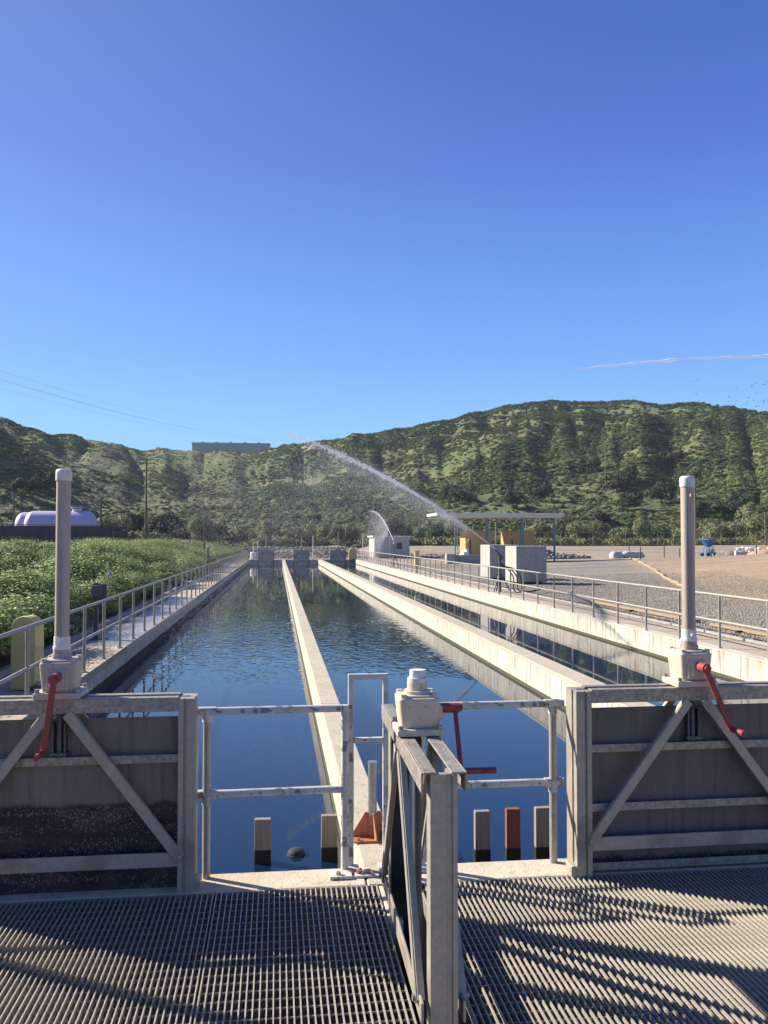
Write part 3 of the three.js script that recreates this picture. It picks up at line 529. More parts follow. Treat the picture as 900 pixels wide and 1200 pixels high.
// ------------------------------------------------------------------ handrails
function fitting(p, r = 0.0295) { return [cyl(r, 0.07, p.x, p.y - 0.065, p.z, 16), rod(V(p.x - 0.055, p.y, p.z), V(p.x + 0.055, p.y, p.z), r * 0.97, 16)]; }
{
  const z = -5.63;
  let t = thing('handrail', 'peeling pipe handrail in the gap beside the blackened gate', 'handrail');
  mesh('top_rail', rod(V(-0.49, 1.03, z), V(0.41, 1.03, z), 0.024, 16), M.paintRail, t); mesh('mid_rail', rod(V(-0.49, 0.515, z), V(0.41, 0.52, z), 0.024, 16), M.paintRail, t);
  mesh('post', rod(V(-0.432, 0, z), V(-0.432, 1.03, z), 0.0245, 16), M.rail, t);
  mesh('rail_fitting', fitting(V(-0.432, 1.03, z)), M.paintRail, t); mesh('rail_fitting', fitting(V(-0.432, 0.515, z)), M.paintRail, t); mesh('end_post', rod(V(0.432, 0, z), V(0.432, 1.05, z), 0.0245, 12), M.paintRail, t);
  mesh('base_plate', cbox(0.14, 0.02, 0.13, 0.40, 0.011, z + 0.07, 0.004), M.paintRail, t); mesh('bolt', cyl(0.016, 0.02, 0.385, 0.02, z + 0.1, 6), M.galv, t);
  t = thing('handrail', 'peeling pipe handrail in the gap beside the clean grey gate', 'handrail');
  mesh('top_rail', rod(V(0.93, 1.03, z), V(1.87, 1.03, z), 0.024, 16), M.paintRail, t); mesh('mid_rail', rod(V(0.93, 0.52, z), V(1.87, 0.52, z), 0.024, 16), M.paintRail, t);
  mesh('post', rod(V(1.797, 0, z), V(1.797, 1.03, z), 0.0245, 16), M.rail, t); mesh('end_post', rod(V(0.925, 0, z), V(0.925, 1.05, z), 0.026, 16), M.paintRail, t);
  mesh('rail_fitting', fitting(V(1.797, 1.03, z)), M.paintRail, t); mesh('rail_fitting', fitting(V(1.797, 0.52, z)), M.paintRail, t);
  mesh('base_plate', cbox(0.13, 0.02, 0.13, 0.925, 0.011, z + 0.02, 0.004), M.paintRail, t);
  for (const [a, b, q, l] of [[-2.95, -2.10, -2.86, 'peeling pipe handrail between the blackened gate and the walkway wall'], [3.48, 4.36, 4.28, 'peeling pipe handrail between the clean grey gate and the thick divider wall']]) {
    t = thing('handrail', l, 'handrail'); mesh('top_rail', rod(V(a, 1.03, z), V(b, 1.03, z), 0.024, 16), M.paintRail, t); mesh('mid_rail', rod(V(a, 0.52, z), V(b, 0.52, z), 0.024, 16), M.paintRail, t); mesh('post', rod(V(q, 0, z), V(q, 1.03, z), 0.0245, 16), M.rail, t); mesh('rail_fitting', fitting(V(q, 1.03, z)), M.paintRail, t); mesh('rail_fitting', fitting(V(q, 0.52, z)), M.paintRail, t);
  }
  t = thing('pipe_post', 'tall steel pipe post with a cap on the walkway wall beside the blackened gate', 'post', [-3.06, 0, -5.62]); mesh('pipe', cyl(0.045, 2.6, 0, 0, 0, 20), M.steelPipe, t); mesh('cap', cyl(0.052, 0.06, 0, 2.58, 0, 20), M.cap, t); mesh('foot', cyl(0.09, 0.02, 0, 0, 0, 16), M.steelPipe, t);
  // square hoop over the divider wall
  t = thing('guard_hoop', 'peeling square tube hoop standing over the narrow divider wall', 'guard frame');
  for (const x of [0.475, 0.70]) { mesh('leg', cbox(0.036, 1.2, 0.036, x, 0.6, z - 0.06, 0.004), M.paintRail, t); mesh('base_plate', cbox(0.1, 0.018, 0.12, x, 0.01, z - 0.02, 0.003), M.paintRail, t); }
  mesh('top_bar', cbox(0.261, 0.036, 0.036, 0.5875, 1.218, z - 0.06, 0.004), M.paintRail, t); mesh('mid_bar', cbox(0.187, 0.034, 0.034, 0.5875, 0.81, z - 0.06, 0.004), M.paintRail, t);
  // orange footed pipe stand on the divider wall
  t = thing('pipe_stand', 'grey steel pipe on a rusty orange gusseted base on the divider wall', 'pipe stand', [0.676, 0, -6.25]);
  mesh('pipe', [cyl(0.031, 0.40, 0, 0.13, 0, 20), cyl(0.034, 0.012, 0, 0.52, 0, 20)], M.steelPipe, t);
  mesh('foot_plate', cbox(0.285, 0.014, 0.25, 0, 0.009, 0, 0.003), M.orange, t);
  mesh('sleeve', cyl(0.039, 0.15, 0, 0.016, 0, 20), M.orange, t);
  for (let i = 0; i < 4; i++) { const sh = new THREE.Shape([[0.035, 0], [0.14, 0], [0.14, 0.035], [0.055, 0.165], [0.035, 0.165]].map(([a, b]) => new THREE.Vector2(a, b))); mesh('gusset', new THREE.ExtrudeGeometry(sh, { depth: 0.012, bevelEnabled: false }).translate(0, 0.016, -0.006).rotateY(i * Math.PI / 2 + 0.12), M.orange, t); }
  for (const [a, b] of [[-1, 1], [1, 1], [-1, -1], [1, -1]]) mesh('bolt', cyl(0.011, 0.02, a * 0.11, 0.014, b * 0.1, 6), M.galv, t);
  t = thing('mooring_cleat', 'small rusty steel base plate on the ledge beside the hoop', 'base plate', [0.545, 0, -5.55]);
  mesh('plate', cbox(0.11, 0.014, 0.08, 0, 0.008, 0, 0.003), M.paintRail, t); mesh('nut', [cyl(0.016, 0.022, -0.03, 0.014, 0, 6), cyl(0.016, 0.022, 0.03, 0.014, 0, 6)], M.orange, t);
}
function railing(label, x, d0, d1, step, m, y = 0) {
  const t = thing('railing', label, 'railing'), r = rng(Math.round(x * 10) + 999);
  const pg = uvBox(new THREE.CylinderGeometry(0.026, 0.026, 1.03, 10).translate(0, 0.515, 0)), cg = uvBox(mergeGeometries(fitting(V(0, 0, 0), 0.036)));
  for (let d = d0; d <= d1; d += step) { const p = new THREE.Mesh(pg, m); p.name = 'post'; p.position.set(x, y, -d); p.rotation.set((r() - 0.5) * 0.012, 0, (r() - 0.5) * 0.012); p.castShadow = p.receiveShadow = true; t.add(p); const f = new THREE.Mesh(uvBox(new THREE.CylinderGeometry(0.05, 0.055, 0.02, 10).translate(0, 0.01, 0)), m); f.name = 'foot'; p.add(f); }
  for (let d = d0 - step; d < d1; d += step * 4) { const e = Math.min(d1, d + step * 4); mesh('top_rail', rod(V(x, y + 1.03, -d), V(x, y + 1.03, -e + 0.003), 0.027, 12), m, t); mesh('mid_rail', rod(V(x, y + 0.52, -d), V(x, y + 0.52, -e + 0.003), 0.025, 12), m, t); }
}
railing('grey pipe railing along the walkway beside the green bank', -3.04, 9.7, FAR, 1.6, M.rail);
railing('grey pipe railing on the outer wall beside the gravel yard', 8.56, 9.4, FAR, 1.72, M.rail);

// ------------------------------------------------------------------ boards in the water
function board(x, d, w, top, m, label, group) {
  const t = thing('stop_board', label, 'wooden board', [x, 0, -d], 0.02 * Math.sin(x * 9), group);
  mesh('timber', cbox(w, top + 2.2, 0.06, 0, (top - 2.2) / 2, 0, 0.006), m, t);
  mesh('wet_growth', cbox(w + 0.006, 0.42, 0.068, 0, WATER - 0.1, 0, 0.01), M.black, t).userData.label = 'black wet growth at the waterline';
}
board(-0.108, 7.25, 0.13, -0.15, M.wood, 'weathered grey board standing in the water clear of the divider wall');
board(0.43, 7.25, 0.13, -0.14, M.wood, 'weathered grey board standing in the water against the divider wall');
board(1.655, 7.05, 0.125, -0.09, M.wood, 'weathered grey board in the middle channel, outer one of three, nearer the edge on gate');
board(1.91, 7.05, 0.115, -0.08, M.woodRed, 'red brown board standing in the water between two grey boards');
board(2.16, 7.05, 0.13, -0.08, M.wood, 'weathered grey board in the middle channel behind the handrail post');
{
  const f = thing('float', 'small black float lying on the water between two boards', 'float', [0.165, WATER, -7.4]);
  mesh('float_body', lathe([[0, -0.045], [0.05, -0.04], [0.072, -0.01], [0.07, 0.02], [0.05, 0.045], [0, 0.052]], 20), M.rubber, f); mesh('float_rim', new THREE.TorusGeometry(0.071, 0.008, 8, 24).rotateX(Math.PI / 2), M.rubber, f);
}

// ------------------------------------------------------------------ beside the left walkway
{
  // cream housing with a rounded top
  const sh = new THREE.Shape(); sh.moveTo(-0.16, 0.12); sh.lineTo(-0.16, 0.86); sh.absarc(0, 0.86, 0.16, Math.PI, 0, true); sh.lineTo(0.16, 0.12); sh.lineTo(0.04, 0.02); sh.lineTo(-0.16, 0.02);
  let t = thing('drive_housing', 'cream yellow housing with a rounded top behind the near railing post', 'equipment housing', [-3.50, 0, -13.0], -0.12);
  mesh('shell', new THREE.ExtrudeGeometry(sh, { depth: 0.3, bevelEnabled: true, bevelSize: 0.012, bevelThickness: 0.012, bevelSegments: 2, curveSegments: 20 }).translate(0, 0, -0.15), M.housing, t);
  mesh('side_panel', cbox(0.02, 0.72, 0.26, -0.172, 0.48, 0, 0.006), M.housing, t); mesh('seam', new THREE.TorusGeometry(0.172, 0.006, 6, 24, Math.PI).translate(0, 0.86, 0.05), M.housing, t);
  mesh('foot', cbox(0.3, 0.03, 0.28, 0, 0.014, 0, 0.004), M.darkSteel, t);
  // electrical pedestal
  t = thing('control_pedestal', 'dark steel control pedestal with a small switch box at the walkway edge', 'control pedestal', [-3.74, 0, -19.3]);
  mesh('post', [cbox(0.09, 1.2, 0.09, -0.07, 0.6, 0, 0.01), cbox(0.07, 1.0, 0.08, 0.09, 0.5, 0, 0.01)], M.darkSteel, t); mesh('back_panel', cbox(0.3, 0.5, 0.03, 0, 0.92, 0.02, 0.004), M.darkSteel, t); mesh('switch_box', cbox(0.2, 0.26, 0.13, -0.04, 1.02, 0.09, 0.012), M.darkSteel, t); mesh('lamp_bracket', rod(V(0.1, 1.0, 0), V(0.2, 1.42, 0.02), 0.014, 8), M.galv, t); mesh('lamp', cyl(0.04, 0.07, 0.2, 1.36, 0.02, 12, 0.025), M.galv, t); mesh('base_plate', cbox(0.34, 0.02, 0.22, 0, 0.01, 0, 0.003), M.darkSteel, t);
  // slim pole
  const y1 = ground(-5.35, 66); t = thing('slim_pole', 'slim dark pole rising from the ground cover beside the walkway', 'pole', [-5.35, y1, -66]);
  mesh('shaft', cyl(0.075, 4.6, 0, -0.2, 0, 10, 0.05), M.darkSteel, t); mesh('head', [box(0.3, 0.1, 0.2, 0, 4.4, 0), rod(V(-0.4, 4.25, 0), V(0.4, 4.25, 0), 0.03, 8)], M.darkSteel, t);
  // small post leaning by the railing
  t = thing('marker_post', 'short pale post leaning among the plants at the railing', 'post', [-3.95, 0, -50]); mesh('shaft', rod(V(0, 0, 0), V(0.12, 1.75, 0), 0.07, 8), M.poleWood, t); mesh('tip', cyl(0.08, 0.08, 0.12, 1.72, 0, 8), M.cap, t);
}
// tanks in their screened yard
{
  const TZ = 112, ty = 1.62;
  function tank(label, cx, cz) {
    const t = thing('storage_tank', label, 'tank', [cx, ty, -cz], 0, 'lavender tanks'), R = 1.75, L = 8.6, prof = [];
    for (let i = 0; i <= 8; i++) { const a = i / 8 * Math.PI / 2; prof.push([R * Math.sin(a), -L / 2 + 1.1 * (1 - Math.cos(a))]); } for (let i = 8; i >= 0; i--) { const a = i / 8 * Math.PI / 2; prof.push([R * Math.sin(a), L / 2 - 1.1 * (1 - Math.cos(a))]); }
    mesh('shell', lathe(prof, 36).rotateZ(Math.PI / 2).translate(0, R + 0.55, 0), M.lavender, t);
    for (const s of [-2.5, 2.5]) mesh('saddle', box(0.5, 1.3, 2.6, s, 0.65, 0), M.block, t);
    mesh('manhole', [cyl(0.55, 0.35, 1.9, 2 * R + 0.5, 0, 18), cyl(0.75, 0.1, 1.9, 2 * R + 0.95, 0, 18)], M.cap, t); mesh('vent_rail', [rod(V(1.2, 2 * R + 0.5, 0.6), V(1.2, 2 * R + 1.2, 0.6), 0.03, 6), rod(V(2.6, 2 * R + 0.5, 0.6), V(2.6, 2 * R + 1.2, 0.6), 0.03, 6), rod(V(1.2, 2 * R + 1.2, 0.6), V(2.6, 2 * R + 1.2, 0.6), 0.03, 6)], M.galv, t);
  }
  tank('lavender steel tank in front, with a pale manhole on top', -26.4, TZ); tank('lavender steel tank standing behind the other', -28.9, TZ + 5);
  // fence with dark screening
  let t = thing('screen_fence', 'dark brown screened fence in front of the lavender tanks', 'fence', [0, 0, 0]);
  const y0 = 1.58; for (let x = -46.6; x < -19; x += 2.5) { mesh('post', cyl(0.05, 2.35, x, y0, -106, 8), M.darkSteel, t); if (x < -20) mesh('screen_panel', cbox(2.42, 2.05, 0.03, x + 1.25, y0 + 1.15, -106 + 0.02 * Math.sin(x), 0.008), M.screen, t); }
  mesh('top_rail', rod(V(-46.6, y0 + 2.3, -106), V(-19.1, y0 + 2.3, -106), 0.035, 8), M.darkSteel, t);
  t = thing('screen_gate', 'single dark grey screen panel standing apart beside the tank fence', 'gate', [-17.9, 1.3, -104]);
  mesh('panel', cbox(1.5, 1.75, 0.05, 0, 1.0, 0, 0.01), M.screen, t); for (const s of [-1, 1]) mesh('post', cyl(0.05, 2.0, s * 0.78, 0, 0, 8), M.darkSteel, t);
  // small white building at the left
  t = thing('white_shed', 'small white shed with a dark window behind the screened fence', 'shed', [-40.4, 1.6, -118]);
  mesh('wall', box(4.4, 3.6, 3, 0, 1.8, 0), M.white, t); mesh('roof', cbox(4.8, 0.2, 3.4, 0, 3.72, 0, 0.03), M.roof, t); for (const x of [-1.2, 0.2, 1.4]) mesh('window', box(0.7, 0.7, 0.06, x, 2.4, 1.52), M.glass, t);
  t = thing('pump_valve', 'small orange valve post behind the screened fence', 'valve', [-24.6, 1.6, -105.3]); mesh('stand', cyl(0.12, 0.9, 0, 0, 0, 10), M.orange, t); mesh('wheel', new THREE.TorusGeometry(0.3, 0.05, 8, 16).translate(0, 1.05, 0), M.orange, t); mesh('pipe', rod(V(0.1, 0.5, 0), V(0.9, 0.5, 0), 0.1, 10), M.cap, t);
}
// utility poles
function utilityPole(label, px, d, h, arms, m, baseY) {
  const a = Math.atan((px - 450) / PX) + YAW, x = d * Math.tan(a), y = baseY ?? ground(x, d), t = thing('utility_pole', label, 'utility pole', [x, y, -d], 0.35);
  mesh('shaft', cyl(0.17, h + 0.5, 0, -0.5, 0, 10, 0.11), m, t);
  for (let i = 0; i < arms; i++) { const c = mesh('cross_arm', box(2.4, 0.12, 0.12, 0, h - 0.5 - i * 1.1, 0.14), m, t); for (const q of [-1.1, -0.5, 0.5, 1.1]) mesh('insulator', cyl(0.05, 0.16, q, h - 0.44 - i * 1.1, 0.14, 8), M.cap, c); }
  return V(x, y + h, -d);
}
utilityPole('tall brown utility pole with two cross arms above the green bank', 171, 126, 11.4, 2, M.poleWood, 2.0);
utilityPole('bare wooden pole standing halfway up the scrub hillside', 710, 232, 12, 0, M.wattle);
utilityPole('dark utility pole with one cross arm in the brush behind the yard', 815, 146, 10.2, 1, M.poleWood);
utilityPole('short dark pole close to the screened fence corner', 118, 124, 6.4, 0, M.darkSteel, 1.7);
utilityPole('thin dark pole behind the white shed', 16, 136, 7.4, 0, M.darkSteel, 1.7);
utilityPole('second thin dark pole behind the white shed', 24, 138, 7.2, 0, M.darkSteel, 1.7);
utilityPole('dark pole beside the pale trees at the end of the brush', 897, 138, 5.6, 0, M.poleWood);
for (let i = 0; i < 4; i++) {   // overhead wires on their way across to the far ridge
  const pts = [], a = V(-95 + 1.4 * i, 44.5 + 1.5 * (i % 2) + 0.8 * i, -190), b = V(-8 + 3 * i, 60.5 + 0.3 * i, -520);
  for (let k = 0; k <= 24; k++) { const t = k / 24, p = a.clone().lerp(b, t); p.y -= 9 * 4 * t * (1 - t) * 0.5; pts.push(p); }
  tag(mesh('overhead_wire', new THREE.TubeGeometry(new THREE.CatmullRomCurve3(pts), 48, 0.02, 5), M.darkSteel, scene), 'thin overhead wire crossing the sky towards the ridge', 'wire', 'overhead wires');
}
// long grey wall on the ridge
{
  const a = Math.atan((271 - 450) / PX) + YAW, d = 470, x = d * Math.tan(a);
  const t = thing('ridge_building', 'long low grey building on the far ridge', 'building', [x, EYE + (633 - 529) / PX * d * 1.0 - 5, -d]);
  mesh('wall', box(40, 8.3, 12, 0, 4.0, 0), M.beige, t); mesh('parapet', box(40.6, 0.5, 12.6, 0, 8.1, 0), M.beige, t); for (let i = 0; i < 5; i++) mesh('vent', box(1.2, 0.9, 1.2, -15 + i * 7.3, 8.7, 2), M.darkSteel, t);
}

// ------------------------------------------------------------------ far end of the basin
{
  const r = rng(61), sg = [0, 1, 2].map((k) => { const g = new THREE.IcosahedronGeometry(0.5, 1), p = g.attributes.position; for (let i = 0; i < p.count; i++) { const n = 0.7 + 0.6 * vnoise(p.getX(i) * 2.2 + 5 * k + 20, p.getY(i) * 2.2 + p.getZ(i) * 1.7 + 20); p.setXYZ(i, p.getX(i) * n, p.getY(i) * n * 0.75, p.getZ(i) * n); } g.computeVertexNormals(); return g; });
  const mk = () => [[], [], []], rip = mk(), grav = mk();
  for (let i = 0; i < 1700; i++) { const x = -9 + 38 * r(), d = FAR + 4 + 9 * r(), s = 0.12 + 0.3 * r() * r(); rip[i % 3].push({ x, y: ground(x, d) + 0.02, z: -d, s, a: r() * 6, rx: r() * 3, c: tint([0.24, 0.225, 0.19], 0.5 + 0.7 * r()) }); }
  for (let i = 0; i < 700; i++) { const a = r() * 6.28, q = Math.sqrt(r()), x = 29 + 4.6 * q * Math.cos(a), d = 92 + 1.5 * q * Math.sin(a), s = 0.2 + 0.45 * r(); rip[i % 3].push({ x, y: ground(x, d) + 0.75 * (1 - q) * r(), z: -d, s, a: r() * 6, rx: r() * 3, c: tint([0.2, 0.185, 0.17], 0.6 + 0.7 * r()) }); }
  for (let i = 0; i < 60000; i++) { const d = 11 + 40 * Math.pow(r(), 1.7), x = 9.78 + (4 + d * 0.26) * r(), s = 0.022 + 0.04 * r() * r(); grav[i % 3].push({ x, y: ground(x, d) + s * 0.2, z: -d, s, a: r() * 6, rx: r() * 3, c: tint(lerp3([0.34, 0.32, 0.29], [0.36, 0.3, 0.22], r()), 0.5 + 0.8 * r()) }); }
  const rm = mat({ roughness: 0.95 });
  sg.forEach((g, k) => { scatter('riprap', g, rm, rip[k], 'grey broken rock on the low embankment'); });
  const tiny = sg.map(() => new THREE.IcosahedronGeometry(0.5, 0)); tiny.forEach((g, k) => scatter('gravel', g, rm, grav[k], 'loose grey gravel of the yard'));
  // shed
  let t = thing('pump_shed', 'small pale flat roofed shed at the far end of the side channel', 'shed', [13.1, 0.1, -103], 0.08);
  mesh('wall', box(4.2, 2.3, 3.2, 0, 1.15, 0), M.beige, t); mesh('roof', cbox(4.6, 0.18, 3.6, 0, 2.42, 0, 0.02), M.roof, t); const w = mesh('window', box(0.7, 0.8, 0.06, 0.85, 1.35, 1.62), M.glass, t); mesh('window_frame', [box(0.82, 0.06, 0.08, 0.85, 1.78, 1.63), box(0.82, 0.06, 0.08, 0.85, 0.92, 1.63), box(0.06, 0.9, 0.08, 0.47, 1.35, 1.63), box(0.06, 0.9, 0.08, 1.23, 1.35, 1.63)], M.white, w); mesh('door', box(0.9, 1.9, 0.06, -0.9, 0.96, 1.62), M.beige, t); for (const s of [-2.05, -0.3]) mesh('corner_post', box(0.16, 2.3, 0.14, s, 1.15, 1.66), M.white, t);
  // cream housing and yellow bollard near the far gates
  t = thing('far_housing', 'cream rounded housing beside the last far gate', 'equipment housing', [8.15, 0, -(FAR + 0.2)]); const sh = new THREE.Shape(); sh.moveTo(-0.4, 0); sh.lineTo(-0.4, 0.85); sh.absarc(0, 0.85, 0.4, Math.PI, 0, true); sh.lineTo(0.4, 0);
  mesh('shell', new THREE.ExtrudeGeometry(sh, { depth: 0.6, bevelEnabled: false }), M.housing, t); mesh('panel', box(0.5, 0.6, 0.03, 0, 0.5, 0.61), M.housing, t);
  t = thing('yellow_cabinet', 'narrow yellow cabinet attached at the yard railing', 'cabinet', [8.85, 0, -55.5]); mesh('body', cbox(0.3, 0.95, 0.24, 0, 0.9, 0, 0.02), M.housing, t); mesh('lid', cbox(0.34, 0.06, 0.28, 0, 1.4, 0, 0.015), M.housing, t); mesh('post', cyl(0.05, 0.5, 0, 0, 0, 8), M.galv, t);
  for (const [x, h, n] of [[3.9, 2.6, 'at the end of the thick divider wall'], [-2.1, 2.1, 'next to the first far gate'], [9.4, 2.9, 'behind the cream housing']]) { t = thing('far_pole', 'thin pale pole ' + n, 'pole', [x, 0, -(FAR + 0.9)]); mesh('shaft', cyl(0.06, h, 0, -0.02, 0, 8, 0.045), M.cap, t); mesh('foot', cyl(0.12, 0.06, 0, 0, 0, 8), M.galv, t); }
  t = thing('white_barrel', 'small white drum by the walkway end', 'drum', [-2.6, 0, -(FAR + 1.2)]); mesh('body', lathe([[0, 0], [0.3, 0], [0.33, 0.1], [0.33, 0.7], [0.3, 0.8], [0, 0.8]], 16), M.white, t); mesh('valve', cyl(0.06, 0.7, 0, 0.8, 0, 8), M.white, t);
}

// ------------------------------------------------------------------ water cannons
function waterGun(label, [x, d], h, dirX, dirD, rise, drop, reach, count, seed, glabel) {
  const t = thing('sprinkler_gun', label, 'sprinkler', [x, 0, -d], 0), n = Math.hypot(dirX, dirD); dirX /= n; dirD /= n;
  mesh('riser', cyl(0.05, h - 0.25, 0, 0, 0, 12), M.darkSteel, t); mesh('swivel', cyl(0.08, 0.14, 0, h - 0.3, 0, 14), M.darkSteel, t);
  mesh('barrel', [rod(V(-dirX * 0.25, h - 0.1 - 0.25 * rise, dirD * 0.25), V(dirX * 0.45, h + 0.45 * rise - 0.02, -dirD * 0.45), 0.055, 14, 0.03)], M.darkSteel, t);
  for (let i = 0; i < 3; i++) { const a = i * 2.1 + 0.4; mesh('leg', rod(V(0, h * 0.5, 0), V(0.42 * Math.cos(a), 0.02, 0.42 * Math.sin(a)), 0.028, 8), M.darkSteel, t); }
  if (h > 1.3 && glabel) {
    const r0 = rng(seed + 5); for (let i = 0; i < 3; i++) { const c = new THREE.CatmullRomCurve3([V(0, h - 0.4 - 0.1 * i, 0), V(0.25 + 0.1 * i, h - 0.6, 0.1), V(0.5 + 0.2 * i, 0.6, 0.2 - 0.2 * i), V(0.5 + 0.25 * i, 0.06, 0.4 - 0.3 * i), V(1.1 + 0.4 * i, 0.06, 0.9 - 0.8 * i)]); mesh('hose', new THREE.TubeGeometry(c, 24, 0.024, 8), M.hose, t); }
  }
  // the jet: a dense ragged stream that breaks up into falling drops
  const r = rng(seed), list = [], path = (s) => [x + dirX * s, h + rise * s - drop * s * s, d + dirD * s], g = () => (r() + r() + r() - 1.5) * 0.82;
  const pitch = (s) => Math.atan(rise - 2 * drop * s), yaw = Math.atan2(-(-dirD), dirX);
  for (let i = 0; i < count; i++) {
    const core = i < (glabel ? 6000 : 2200), u = r(), s = core ? 0.4 + reach * Math.pow(u, 1.3) : 0.2 * reach + 1.15 * reach * Math.pow(u, 0.7), [px, py, pd] = path(s);
    const sp = core ? 0.012 + 0.0065 * s : 0.03 + 0.045 * s, fall = core ? 0.0015 * s * s * r() * r() : (0.02 * s + 0.014 * s * s) * r() * (glabel ? 2.2 * r() : 3.2);
    const y = py + g() * sp * (core ? 1 : 0.7) - fall - (core ? 0 : Math.max(0, s - 0.85 * reach) * (0.15 + 0.9 * r())), e = V(px + g() * sp, y, -(pd + g() * sp)); if (y < WATER + 0.05) continue;
    const q = core ? (0.004 + 0.0075 * r()) * (1 - 0.4 * s / reach)   : glabel ? 0.0021 + 0.0034 * r() * r() : 0.004 + 0.005 * r(), st = core ? 3.5 + 5 * r() : 1 + 1.2 * r();
    list.push({ x: e.x, y: e.y, z: e.z, s: [q * st, q, q], a: yaw, rz: pitch(s) });
  }
  const o = new THREE.InstancedMesh(new THREE.IcosahedronGeometry(1, 0), M.spray, list.length), q = new THREE.Object3D(); q.rotation.order = 'YXZ';
  list.forEach((e, i) => { q.position.set(e.x, e.y, e.z); q.rotation.set(0, e.a, e.rz); q.scale.set(...e.s); q.updateMatrix(); o.setMatrixAt(i, q.matrix); });
  o.name = numbered('water_jet'); o.castShadow = o.receiveShadow = true; o.userData = { kind: 'stuff', label: glabel || 'small white water jet and falling mist' }; scene.add(o);
}
waterGun('black water cannon with hoses on the yard walkway beside a concrete block', [8.95, 34.8], 1.58, -12.7, -14.8, 0.385, 0.0088, 13, 120000, 71, 'long white water jet arching over the channels');
waterGun('black water cannon on a slim riser at the yard railing before the pale shed', [8.9, 67], 1.95, -0.35, 10, 0.42, 0.0155, 14, 36000, 73, '');

